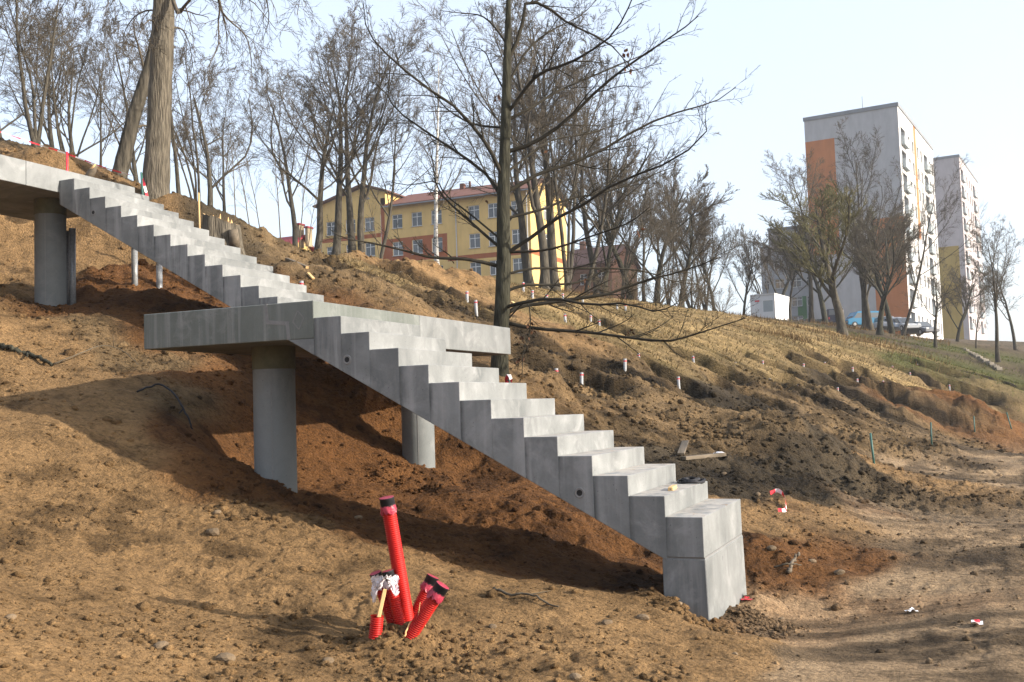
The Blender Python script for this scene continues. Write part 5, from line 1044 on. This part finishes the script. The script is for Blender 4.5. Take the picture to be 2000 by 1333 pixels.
# ---------------------------------------------------------------- red corrugated conduits
M['conduit'] = noise_mat('conduit_red', (0.44, 0.010, 0.007), (0.59, 0.020, 0.013), 9, .5, spec=.25); M['cap'] = noise_mat('black_tape', (0.012, 0.012, 0.014), (0.03, 0.03, 0.035), 20, .55, spec=.2); M['cap_red'] = noise_mat('crimson_film', (0.30, 0.02, 0.045), (0.48, 0.06, 0.10), 25, .3, .4, 40)
def film_mat():
    mt, nt, P, N, L = new_mat('white_film'); P.inputs['Base Color'].default_value = (0.75, 0.70, 0.74, 1); P.inputs['Roughness'].default_value = 0.35; P.inputs['Transmission Weight'].default_value = 0.25; P.inputs['Alpha'].default_value = 0.85
    return mt
M['film'] = film_mat()
def conduit(label, top, bot, Dt, Db, dia=.112, cap=True, rag=True, seed=0):
    rng = np.random.default_rng(seed)
    a, b = dist(*top, Dt), dist(*bot, Db); ax = b - a; L_ = np.linalg.norm(ax); ax = ax / L_
    L_ += .4; n = int(L_ / .0135) * 4; u = np.linspace(0, L_, n); bend = np.cross(ax, [0, 0, 1.0]) * .04
    P = np.array([0, 0, 0]) + ax * u[:, None] + bend * (np.sin(u / L_ * 2.6) * .5)[:, None]
    R = dia / 2 - np.array([0, .0012, .009, .009])[np.arange(n) % 4]
    o = thing('red_conduit', label, 'conduit', tuple(a), 0, 'red corrugated conduits sticking out of the bank')
    k = max(2, int(.05 / L_ * n)) if cap else 0
    V, F = tubes_np([(P[k:], R[k:], 20, False)]); link('tube', mesh_np('tube', V, F, M['conduit'], False), o)
    if cap:
        q = np.array([ax * s_ for s_ in (0, .012, .014, .026, .028, .040, .042, .056)]); rr = np.array([1.02, 1.05, .99, 1.05, .99, 1.05, .99, 1.05]) * dia / 2
        V, F = tubes_np([(q, rr, 22, False)]); c = link('end_band', mesh_np('end_band', V, F, M['cap'], True), o)
        side = norm(np.cross(ax, [.3, 1, .2])); s2 = np.cross(ax, side); V = [(-ax * .004)] + [(side * math.cos(t) + s2 * math.sin(t)) * dia * .51 for t in np.arange(22) * 2 * math.pi / 22]
        link('end_film', mesh_np('end_film', V, np.array([(0, 1 + i, 1 + (i + 1) % 22) for i in range(22)]), M['cap_red']), c)
        if rag:                                     # crumpled film hanging below the band
            th = np.linspace(0, 2 * math.pi, 30)[:-1]; rows_ = []
            for j, s_ in enumerate((.05, .066, .082, .098)):
                rr = dia / 2 * (1.02 + .015 * j) + rng.random(29) * .004 * j; ln = s_ + (rng.random(29) - .5) * .014 * j
                rows_.append(ax * ln[:, None] + (side * np.cos(th)[:, None] + s2 * np.sin(th)[:, None]) * rr[:, None])
            V = np.concatenate(rows_); idx = np.arange(29 * 4).reshape(4, 29); nx_ = np.roll(idx, -1, 1)
            link('film_wrap', mesh_np('film_wrap', V, np.stack([idx[:-1], nx_[:-1], nx_[1:], idx[1:]], -1).reshape(-1, 4), M[rag if isinstance(rag, str) else 'cap_red']), o)
    return o
DB = 7.05
conduit('tall red corrugated conduit rising well above the rest of the bunch', (755, 972), (797, 1222), 6.95, DB, .096, seed=1)
conduit('red conduit leaning right, rear one of the right-hand pair', (846, 1126), (795, 1236), 7.1, 7.1, .086, seed=2)
conduit('thick red conduit leaning right, front one of the right-hand pair', (865, 1143), (788, 1262), 6.8, 6.85, .094, seed=3)
conduit('leftmost upright red conduit wrapped in white film', (733, 1119), (772, 1232), 7.05, 7.1, .078, rag='film', seed=4)
conduit('red conduit wrapped in white film, right of the leftmost upright one', (757, 1115), (788, 1246), 6.95, 6.95, .076, rag='film', seed=5)
conduit('short dark red conduit hidden behind the tall one', (776, 1124), (795, 1228), 7.15, 7.15, .074, seed=6)
conduit('cut-off stub of red conduit holding a piece of timber', (737, 1203), (731, 1262), 6.85, 6.85, .088, cap=False, seed=7)
a, b = dist(752, 1150, 6.86), dist(736, 1222, 6.86); ax = norm(b - a)
o = thing('timber_stake', 'split piece of pale timber stuck in the cut-off red stub', 'stake', tuple(a)); L_ = np.linalg.norm(b - a)
bm = box_bm(-.022, .022, -.012, .012, -L_, 0, .003)
for v in bm.verts:
    if v.co.z > -.01 and v.co.x > 0: v.co.z -= .03
link('shaft', bm_mesh('shaft', bm, M['wood_new']), o); o.rotation_euler = Vector(-ax).to_track_quat('Z', 'Y').to_euler()
rng = np.random.default_rng(3)                      # white film bunched round the two left conduits
o = thing('plastic_film', 'crumpled white plastic film draped over the two left conduits', 'film', tuple(dist(752, 1140, 6.84)))
V, F = [], []; c0 = np.array(o.location); NU, NV = 22, 16
for i in range(NU):
    for j in range(NV):
        u, v = i / (NU - 1), j / (NV - 1)
        p = dist(726 + 52 * u, 1126 + 26 * v + 14 * v * math.sin(6.5 * u + 1.2) * (1 + .8 * math.sin(17 * u)), 6.87 - .05 * math.sin(math.pi * u)) ; p = p + rng.normal(size=3) * .006 + np.array(FW) * .02 * math.sin(9 * u + 3 * v)
        V.append(p - c0)
for i in range(NU - 1):
    for j in range(NV - 1): F.append((i * NV + j, (i + 1) * NV + j, (i + 1) * NV + j + 1, i * NV + j + 1))
link('sheet', mesh_np('sheet', V, np.array(F), M['film'], False), o)
# ---------------------------------------------------------------- tape, stakes, timber, litter
def tape(name, label, pts, width=.05, seg=.18, parent=None):
    P = smooth_curve(pts, 2 + int(sum(np.linalg.norm(np.diff(np.array(pts), axis=0), axis=1)) / .06)); T = norm(np.gradient(P, axis=0)); rng = np.random.default_rng(len(P))
    tw = np.cumsum(rng.normal(size=len(P)) * .25); up_ = np.array([0, 0, 1.0]); A = norm(np.cross(T, up_)); B = np.cross(A, T)
    w_ = (A * np.sin(tw)[:, None] + B * np.cos(tw)[:, None]) * width / 2; V = np.concatenate([P + w_, P - w_]); n = len(P)
    o = parent or thing(name, label, 'tape', tuple(P[0])); off = np.array(o.location); acc = np.concatenate([[0], np.cumsum(np.linalg.norm(np.diff(P, axis=0), axis=1))])
    for nm, par, mt in (('red_stretch', 0, 'tape_red'), ('white_stretch', 1, 'tape_white')):
        for k_ in sorted({int(v / seg) for v in acc[:-1]}):
            I = [i for i in range(n - 1) if int(acc[i] / seg) == k_]
            if k_ % 2 != par or not I: continue
            j0, j1 = I[0], I[-1] + 2; m_ = j1 - j0; VV = np.concatenate([V[j0:j1], V[n + j0:n + j1]]) - off
            link(nm, mesh_np(nm, VV, np.array([(i, i + 1, m_ + i + 1, m_ + i) for i in range(m_ - 1)]), M[mt]), o)
    return o
tape('barrier_tape', 'red and white barrier tape strung from the left edge to the big trunk', [dist(-60, 240, 22.5), dist(0, 258, 22.5), dist(60, 278, 22.5), dist(131, 301, 22.4), dist(205, 328, 22.0), dist(279, 349, 21.4)], .028)
tape('barrier_tape', 'loose red and white tape curling over the dark mud right of the pier', [ground_hit(1505, 972, 9) + [0, 0, .05], ground_hit(1520, 974, 9) + [0, 0, .10], ground_hit(1533, 988, 9) + [0, 0, .08], ground_hit(1535, 1000, 9) + [0, 0, .03], ground_hit(1520, 1002, 9) + [0, 0, .02]], .05, .1)
def stake(label, px, y0, y1, D=None, mat='stake_green', r=.02, lean_px=0):
    q = ground_hit(px + lean_px, y1, 9) if D is None else dist(px + lean_px, y1, D); Dq = math.hypot(q[0], q[1]); tp = dist(px, y0, Dq)
    o = thing('stake', label, 'stake', tuple(q), 0, 'green steel stakes' if mat == 'stake_green' else None); off = np.array(q); zz = max(min(gz(q[0], q[1]), q[2]), q[2] - .5) - .15
    link('shaft', tube_mesh('shaft', [np.array([q[0], q[1], zz]) - off, tp - off], r, M[mat], 8), o); link('tip', tube_mesh('tip', [tp - off, tp - off + (0, 0, .012)], [r, r * .5], M[mat], 8), o)
    return o
stake('nearest green stake at the edge of the dirt road, beside the dark mound', 1700, 847, 906, lean_px=8)
s2_ = stake('green stake with a scrap of red tape, second along the road edge', 1818, 826, 878, lean_px=2)
stake('thin green stake standing left of the red soil heap', 1902, 814, 847, lean_px=2)
stake('farthest green stake, leaning, at the right edge of the picture', 1966, 806, 840, lean_px=12)
gs = stake('green stake holding the barrier tape left of the big trunk', 276, 338, 382, 21.4, lean_px=5)
tape('x', '', [dist(279, 349, 21.35), dist(282, 362, 21.3), dist(286, 378, 21.3), dist(288, 388, 21.3)], .05, .12, parent=gs)
sr = stake('green stake wrapped in red and white tape behind the lower flight', 994, 735, 752, 14.6)
tape('x', '', [dist(991, 748, 14.55), dist(989, 740, 14.55), dist(994, 733, 14.5), dist(998, 740, 14.55), dist(999, 750, 14.55)], .06, .09, parent=sr)
rp = stake('short stake wrapped in red tape on the upper landing heap', 131, 298, 326, 22.4, 'tape_red', .022)
o = stake('tall pale wooden stake beside the tree stump', 388, 378, 446, 19.6, 'wood_new', .017, lean_px=3)
# stump
sx = dist(433, 470, 20.3); o = thing('tree_stump', 'large sawn tree stump with splintered top above the upper flight', 'stump', (sx[0], sx[1], gz(sx[0], sx[1]) - .25)); rng = np.random.default_rng(9)
th = np.arange(36) * 2 * math.pi / 36; rad = .34 * (1 + .10 * np.sin(3 * th + 1) + .06 * np.sin(7 * th)); V = []
ht = dist(433, 432, 20.3)[2] - o.location.z
for k_, (f, g) in enumerate(((0, 1.35), (.35, 1.1), (.7, 1.0), (1.0, .96))):
    for t, r_ in zip(th, rad): V.append((r_ * g * math.cos(t), r_ * g * math.sin(t), ht * f * (1 + (.14 * math.cos(t + 2.6) if k_ == 3 else 0)) + (rng.normal() * .012 if k_ == 3 else 0)))
idx = np.arange(144).reshape(4, 36); nx_ = np.roll(idx, -1, 1); link('bark', mesh_np('bark', V, np.stack([idx[:-1], nx_[:-1], nx_[1:], idx[1:]], -1).reshape(-1, 4), M['bark_big'], True), o)
top = [V[108 + i] for i in range(36)]; cV = [tuple(np.mean(top, 0) - [0, 0, .02])] + top; link('cut_face', mesh_np('cut_face', cV, np.array([(0, 1 + i, 1 + (i + 1) % 36) for i in range(36)]), M['wood_new']), o)
for i in range(9):
    t = rng.uniform(0, 6.28); r_ = rng.uniform(.05, .27); h_ = rng.uniform(.06, .17); bm = bmesh.new(); bmesh.ops.create_cone(bm, cap_ends=True, segments=5, radius1=.035, radius2=.008, depth=h_)
    link('splinter', bm_mesh('splinter', bm, M['wood_new']), o, (r_ * math.cos(t) - .1, r_ * math.sin(t), ht + h_ / 2 - .03), (rng.normal() * .15, rng.normal() * .15, 0), (1, .6, 1))
rt = dist(458, 462, 20.0) - np.array(o.location); link('cut_root', tube_mesh('cut_root', [rt + (0, 0, -.2), rt + (.02, -.06, .12)], [.11, .085], M['wood_grey'], 12), o)
lg = thing('split_log', 'broken log end poking up beside the sand heap on the upper landing', 'log', tuple(dist(172, 345, 21))); link('wood', tube_mesh('wood', [(-.12, 0, -.16), (.12, 0, .10), (.2, .02, .20)], [.085, .07, .02], M['wood_grey'], 9), lg); link('split_face', tube_mesh('split_face', [(.10, -.03, .10), (.21, -.02, .21)], [.04, .012], M['wood_new'], 6), lg)
def onz(px, py, z): d = ray(px, py); return E0 + d * (z - EYE) / d[2]
zt = H0 - RI * 11
q = onz(1313, 958, zt); o = thing('timber_wedge', 'pale timber wedge lying on the second step from the bottom', 'timber', (q[0], q[1] - .05, zt + .001), .12)
link('wood', bm_mesh('wood', prism_bm([(-.022, 0), (.022, 0), (.02, .03), (-.02, .03)], -.02, .25, .002), M['wood_new']), o); link('knot', bm_mesh('knot', box_bm(-.005, .006, -.0215, -.019, .009, .02), M['wood_grey']), o)
q = onz(1350, 943, zt); o = thing('rubber_coil', 'flattened coil of black rubber band on the second step from the bottom', 'rubber', (q[0], q[1], zt + .012), .2)
for i in range(4):
    th = np.linspace(0, 2 * math.pi, 28); r1 = .15 - .018 * i; pts = np.stack([r1 * 1.0 * np.cos(th) * .8 + .02 * math.sin(i * 2), r1 * np.sin(th) * 1.1 + .015 * i, .006 * i + .006 * np.sin(3 * th + i)], 1); link('loop', tube_mesh('loop', pts, .011, M['cap'], 6, False), o)
def board(label, p0, p1, w_, t_, mat='wood_grey', lift=.03):
    a, b = ground_hit(*p0, 9), ground_hit(*p1, 9); a[2] += lift; b[2] += lift; d = b - a; L_ = np.linalg.norm(d); o = thing('board', label, 'board', tuple(a)); o.rotation_euler = Vector(d).to_track_quat('X', 'Z').to_euler()
    link('plank', bm_mesh('plank', box_bm(0, L_, -w_ / 2, w_ / 2, -t_ / 2, t_ / 2, .004), M[mat]), o); link('end_grain', bm_mesh('end_grain', box_bm(L_ - .002, L_ + .003, -w_ / 2 + .004, w_ / 2 - .004, -t_ / 2 + .003, t_ / 2 - .003), M['wood_new']), o)
board('short grey board lying upslope of the long one right of the steps', (1330, 893), (1339, 868), .10, .03)
board('long grey plank lying on the dark soil right of the steps', (1334, 901), (1413, 894), .10, .05)
board('pale broken board on the sand heap below the crest', (1000, 596), (1014, 606), .09, .03, 'wood_new'); board('thin brown lath lying on the crest beside the upper flight', (560, 512), (600, 528), .07, .05, 'wood_grey'); board('pale lath in the grass behind the upper flight', (602, 538), (612, 550), .06, .03, 'wood_new')
q = ground_hit(1405, 891, 9); o = thing('plastic_sheet', 'small white plastic lump beside the long grey plank', 'plastic', tuple(q)); bm = bmesh.new(); bmesh.ops.create_icosphere(bm, subdivisions=3, radius=.07); rg = random.Random(4)
for v in bm.verts: v.co = Vector((v.co.x * 1.3, v.co.y, max(v.co.z, -.02) * .6)) * (1 + rg.uniform(-.08, .08))
link('film', bm_mesh('film', bm, M['tape_white']), o)
def scrap(label, px, py, s_, mats, seed):
    q = ground_hit(px, py, 4); rg = np.random.default_rng(seed); o = thing('litter', label, 'litter', (q[0], q[1], q[2] + .01), rg.uniform(0, 6), 'scraps of litter')
    for nm, mt, sc_, off in (('scrap', mats[0], 1, 0), ('fold', mats[1], .5, .012)):
        V = [((i / 4 - .5) * s_ * sc_ * 1.7, (j / 3 - .5) * s_ * sc_, abs(rg.normal()) * s_ * .12 + off) for i in range(5) for j in range(4)]; F = [(i * 4 + j, i * 4 + 4 + j, i * 4 + 5 + j, i * 4 + 1 + j) for i in range(4) for j in range(3)]
        link(nm, mesh_np(nm, V, np.array(F), M[mt]), o)
scrap('red scrap of plastic at the foot of the pier', 1459, 1180, .06, ('tape_red', 'tape_red'), 1); scrap('white and red paper scrap on the road near the lower right corner', 1909, 1224, .08, ('tape_white', 'tape_red'), 2); scrap('small white scraps on the road right of the pier', 1780, 1197, .06, ('tape_white', 'tape_white'), 3)
def lying(name, label, cat, pix, r0, r1, mat, lift, near=4):
    P = [ground_hit(px, py, near) + np.array([0, 0, l]) for (px, py), l in zip(pix, lift)]; P = smooth_curve(P, 20); o = thing(name, label, cat, tuple(P[0])); rg = np.random.default_rng(len(label)); P = P - np.array(o.location) + rg.normal(size=P.shape) * r0 * .4
    link('stem', tube_mesh('stem', P, np.linspace(r0, r1, 20), M[mat], 7), o); side = P[12] + rg.normal(size=3) * .12; link('side_twig', tube_mesh('side_twig', [P[12], side], [r1, r1 * .4], M[mat], 5), o)
lying('fallen_branch', 'dark branch half buried along the left bank', 'branch', [(-20, 673), (25, 690), (60, 703), (104, 720)], .035, .02, 'bark_dark', (.02, .03, .03, .02))
lying('bent_twig', 'thin reddish twig arching from the end of the dark branch', 'twig', [(104, 720), (150, 713), (200, 706), (240, 708), (270, 723)], .008, .004, 'twig', (.03, .12, .18, .14, .03))
lying('black_cable', 'black cable end curving over the edge of the left bank', 'cable', [(268, 772), (310, 777), (345, 797), (368, 830), (375, 842)], .012, .010, 'cap', (.02, .10, .12, .06, 0))
lying('root', 'pale root across the foot of the front right-hand conduit', 'root', [(790, 1262), (802, 1250), (818, 1246), (832, 1238)], .006, .004, 'wood_new', (.03, .07, .07, .04)); lying('root', 'brown root lying on the bank below the shadow of the stairs', 'root', [(965, 1160), (1000, 1172), (1040, 1178), (1090, 1190)], .012, .006, 'twig', (.02, .03, .03, .01)); lying('root', 'crossed brown roots on the road right of the pier', 'root', [(1512, 1115), (1540, 1114), (1566, 1114)], .01, .006, 'twig', (.03, .05, .03)); lying('root', 'short thick root leaning on the road right of the pier', 'root', [(1540, 1128), (1552, 1110), (1562, 1101)], .02, .012, 'wood_grey', (.02, .06, .08))
# countable stones
STM = noise_mat('field_stone', (0.15, 0.105, 0.062), (0.25, 0.18, 0.11), 12, .9, .3, 30, rand=.25)
def stone_mesh(seed):
    bm = bmesh.new(); bmesh.ops.create_icosphere(bm, subdivisions=2, radius=1); rg = random.Random(seed); ax = [Vector((rg.gauss(0, 1), rg.gauss(0, 1), rg.gauss(0, 1))).normalized() for _ in range(7)]
    for v in bm.verts:
        for a_ in ax:
            d_ = v.co.dot(a_) - .72
            if d_ > 0: v.co -= a_ * d_ * .85
        v.co.z *= .7
    return bm_mesh('stone', bm, STM, False)
SMS = [stone_mesh(i) for i in range(6)]
for i, (px, py, w_, lb) in enumerate([(1255, 1203, 22, 'grey stone left of the pier base'), (1186, 1216, 20, 'brown stone farther left of the pier base'), (1508, 1082, 18, 'pale stone on the red soil right of the pier'), (1586, 1098, 15, 'small tan stone on the road, right of the pale one'), (1436, 1276, 12, 'white pebble below the gravel heap'), (1124, 1328, 22, 'rounded stone cut by the bottom edge'), (315, 1262, 26, 'rounded clay-coloured stone in the lower left'), (416, 1034, 28, 'brown lump of earth on the bank below the near column'), (425, 1000, 16, 'smooth pebble at the edge of the stair shadow'), (21, 1203, 20, 'buff stone at the left edge'), (1326, 1184, 14, 'orange stone touching the pier'), (640, 1290, 24, 'flat slab of dry clay left of the conduits'), (440, 1283, 34, 'large flat clod in the lower left'), (700, 1010, 14, 'grey stone in the shade near the column foot'), (962, 1225, 16, 'dark stone on the bank right of the conduits'), (1414, 924, 12, 'pinkish stone on the dark mud beside the steps'), (1480, 968, 12, 'tan stone in front of the loose tape'), (1640, 1115, 18, 'dark clod on the road right of the crossed roots'), (1527, 1208, 12, 'stone on the gravel heap')]):
    q = ground_hit(px, py + w_ * .25, 4); Dq = math.hypot(q[0], q[1]); s_ = w_ * Dq / 2020 / 1.6
    tag(link('stone', SMS[i % 6], None, (q[0], q[1], q[2] + s_ * .05), (0, 0, i * 1.3), (s_, s_ * .85, s_ * .8)), lb, 'stone', 'loose stones and clods')

# ---------------------------------------------------------------- uncountable stuff: crumbs of soil, gravel heap, dry grass
def scatter(n, d0, d1, ph0, ph1, rng, power=1.0):
    D = np.exp(rng.uniform(math.log(d0), math.log(d1), n)); ph = rng.uniform(ph0, ph1, n)
    return D * (np.cos(ph) * F0.x + np.sin(ph) * R0.x), D * (np.cos(ph) * F0.y + np.sin(ph) * R0.y), D
def col_attr(me, c):
    at = me.color_attributes.new('soil', 'FLOAT_COLOR', 'POINT'); at.data.foreach_set('color', np.hstack([c, np.ones((len(c), 1))]).astype(np.float32).ravel())
ICO = bmesh.new(); bmesh.ops.create_icosphere(ICO, subdivisions=1, radius=1); IV = np.array([v.co for v in ICO.verts]); IF = np.array([[v.index for v in f.verts] for f in ICO.faces]); ICO.free()
def lumps(name, x, y, size, rng, label, cat, sink=.25, tint=1.0):
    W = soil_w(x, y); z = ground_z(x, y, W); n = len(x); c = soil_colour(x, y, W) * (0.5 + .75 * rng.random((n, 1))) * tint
    A = rng.normal(size=(n, 3, 3)); Q, _ = np.linalg.qr(A); S = size[:, None] * (0.6 + .7 * rng.random((n, 3)))
    nv = len(IV); V = IV[None] * (0.75 + .5 * rng.random((n, nv, 1))) * S[:, None, :]; V = np.einsum('nij,nkj->nki', Q, V); V[..., 2] *= .75
    V = V + np.stack([x, y, z - size * sink + size * .35], 1)[:, None, :]
    F = (IF[None] + (np.arange(n) * nv)[:, None, None]).reshape(-1, 3); me = mesh_np(name, V.reshape(-1, 3), F, M['soil']); col_attr(me, np.repeat(c, nv, 0))
    o = link(name, me); o['kind'] = 'stuff'; o['label'] = label; o['category'] = cat; return o
rng = np.random.default_rng(2024)
x, y, D = scatter(46000, 4.2, 36, -.5, .5, rng); W = soil_w(x, y); pt = sstep(-.1, .5, fbm(x * .9, y * .9, 3, 44)) ; keep = rng.random(len(x)) < (0.25 + .75 * pt) * (W @ np.array([.6, .9, 1, .12, .05, .16, 1, .2])); x, y, D = x[keep], y[keep], D[keep]
under = ~((x > -2.35) & (x < -1.85) & (y > 8.1) & (y < 9.75)); x, y, D = x[under], y[under], D[under]
size = (.0034 + .0020 * rng.lognormal(0, .85, len(x))) * np.clip(D, 5, 34) / 2.6 * .66; size = np.minimum(size, .02 + .0045 * D)
lumps('soil_crumbs', x, y, size, rng, 'loose crumbs and clods of soil strewn over the bank and hillside', 'soil')
def clods(label, px, py, n, rad, s0, s1, sq=1.0):
    g = ground_hit(px, py, 4); a_ = rng.uniform(0, 6.28, n); r_ = rad * np.sqrt(rng.random(n)); x, y = g[0] + r_ * np.cos(a_), g[1] + r_ * np.sin(a_) * sq
    k_ = ~((x > -2.3) & (x < -1.88) & (y > 8.12) & (y < 9.75)); x, y = x[k_], y[k_]
    lumps('soil_clods', x, y, s0 + (s1 - s0) * rng.random(len(x)) ** 3, rng, label, 'soil', .1)
clods('fresh clods of sandy soil heaped round the red conduits', 775, 1262, 420, .55, .006, .034)
clods('clods of soil round the foot of the pier', 1390, 1212, 420, .6, .006, .04)
clods('clods of soil lying in the lower left corner', 260, 1300, 360, .9, .006, .035)
clods('clods of soil along the bottom edge left of the road', 1060, 1300, 360, .9, .006, .032)
clods('crumbled red soil round the foot of the near column', 545, 990, 320, .7, .008, .04)
clods('crumbled red soil round the foot of the far column', 830, 945, 260, .7, .008, .045)
clods('broken dark clods on the churned mud right of the steps', 1560, 905, 420, 1.6, .012, .07)
clods('broken clods on the hillside behind the lower flight', 1200, 800, 420, 1.8, .012, .07)
g = ground_hit(1500, 1222, 4); n = 420; a_ = rng.uniform(0, 6.28, n); r_ = np.abs(rng.normal(size=n)) * .16; x, y = g[0] + r_ * np.cos(a_) * 1.2, g[1] + r_ * np.sin(a_)
lumps('gravel', x, y, .008 + .012 * rng.random(n), rng, 'small grey heap of gravel in front of the pier', 'gravel', 0.0, 1.25)
def blades(name, n, d0, d1, ph0, ph1, wfun, h0, h1, wid, pal, label, rng, lay=.9):
    x, y, D = scatter(n, d0, d1, ph0, ph1, rng); W = soil_w(x, y); k_ = rng.random(n) < wfun(x, y, D, W); x, y, D, W = x[k_], y[k_], D[k_], W[k_]; z = ground_z(x, y, W) - .01; n = len(x)
    h = h0 + (h1 - h0) * rng.random(n); a_ = rng.uniform(0, 6.28, n); w_ = wid * D / 25; base = np.stack([x, y, z], 1); s_ = np.stack([np.cos(a_), np.sin(a_), 0 * a_], 1) * w_[:, None]
    b_ = rng.uniform(0, 6.28, n); tip = base + np.stack([np.cos(b_) * h * lay * rng.random(n) + .25 * h * lay, np.sin(b_) * h * lay * rng.random(n), h * (1 - .5 * lay * rng.random(n))], 1)
    V = np.stack([base - s_, base + s_, tip], 1).reshape(-1, 3); me = mesh_np(name, V, np.arange(3 * n).reshape(-1, 3), M['soil']); pal = np.array(pal); c = pal[rng.integers(0, len(pal), n)] * (.7 + .6 * rng.random((n, 1))); col_attr(me, np.repeat(c, 3, 0))
    o = link(name, me); o['kind'] = 'stuff'; o['label'] = label; o['category'] = 'grass'; return o
STRAW = [(.24, .17, .075), (.19, .13, .055), (.28, .20, .095), (.12, .09, .04)]
blades('dry_grass', 90000, 17, 75, -.22, .5, lambda x, y, D, W: W[:, 3] * .9 + .08 * W[:, 6] * (D > 18), .05, .17, .011, STRAW, 'short dry straw-coloured grass on the hillside', rng, 1.3)
blades('green_grass', 26000, 38, 100, .25, .5, lambda x, y, D, W: W[:, 4], .06, .16, .010, [(.10, .13, .03), (.14, .16, .04), (.20, .18, .07)], 'green spring grass on the far right slope', rng, 1.0)
blades('dry_weeds', 24000, 40, 92, .05, .40, lambda x, y, D, W: sstep(.0, .6, fbm(x * .3, y * .16, 3, 7)) * np.exp(-((base_h(x, y) - (EYE + (770 - 618 - (polar(x, y)[0] - .2) * 330) * D / 2020)) / .9)**2) * .9,   .12, .5, .008, [(.20, .12, .05), (.26, .17, .075), (.15, .095, .045)], 'tall brown dead weeds along the crest of the hill', rng, .5)
blades('leaf_litter', 22000, 16, 60, -.5, .25, lambda x, y, D, W: W[:, 7] * .8 + .25 * W[:, 6] * (y > 13), .03, .09, .014, [(.20, .13, .06), (.14, .10, .05), (.27, .19, .10)], 'fallen leaves and stalks on the upper slope', rng, 1.6)

# ---------------------------------------------------------------- thin air haze round the whole place
hz = bpy.data.materials.new('haze'); hz.use_nodes = True; hn = hz.node_tree.nodes; hn.remove(hn['Principled BSDF'])
pv = hn.new('ShaderNodeVolumePrincipled'); pv.inputs['Color'].default_value = (0.93, 0.95, 1.0, 1); pv.inputs['Density'].default_value = 0.0005; pv.inputs['Anisotropy'].default_value = 0.3
hz.node_tree.links.new(pv.outputs[0], hn['Material Output'].inputs['Volume'])
hb_ = link('haze', bm_mesh('haze', box_bm(-420, 420, -420, 420, -20, 48), hz)); hb_['kind'] = 'stuff'; hb_['label'] = 'thin pale haze in the air over the whole place'; hb_['category'] = 'haze'
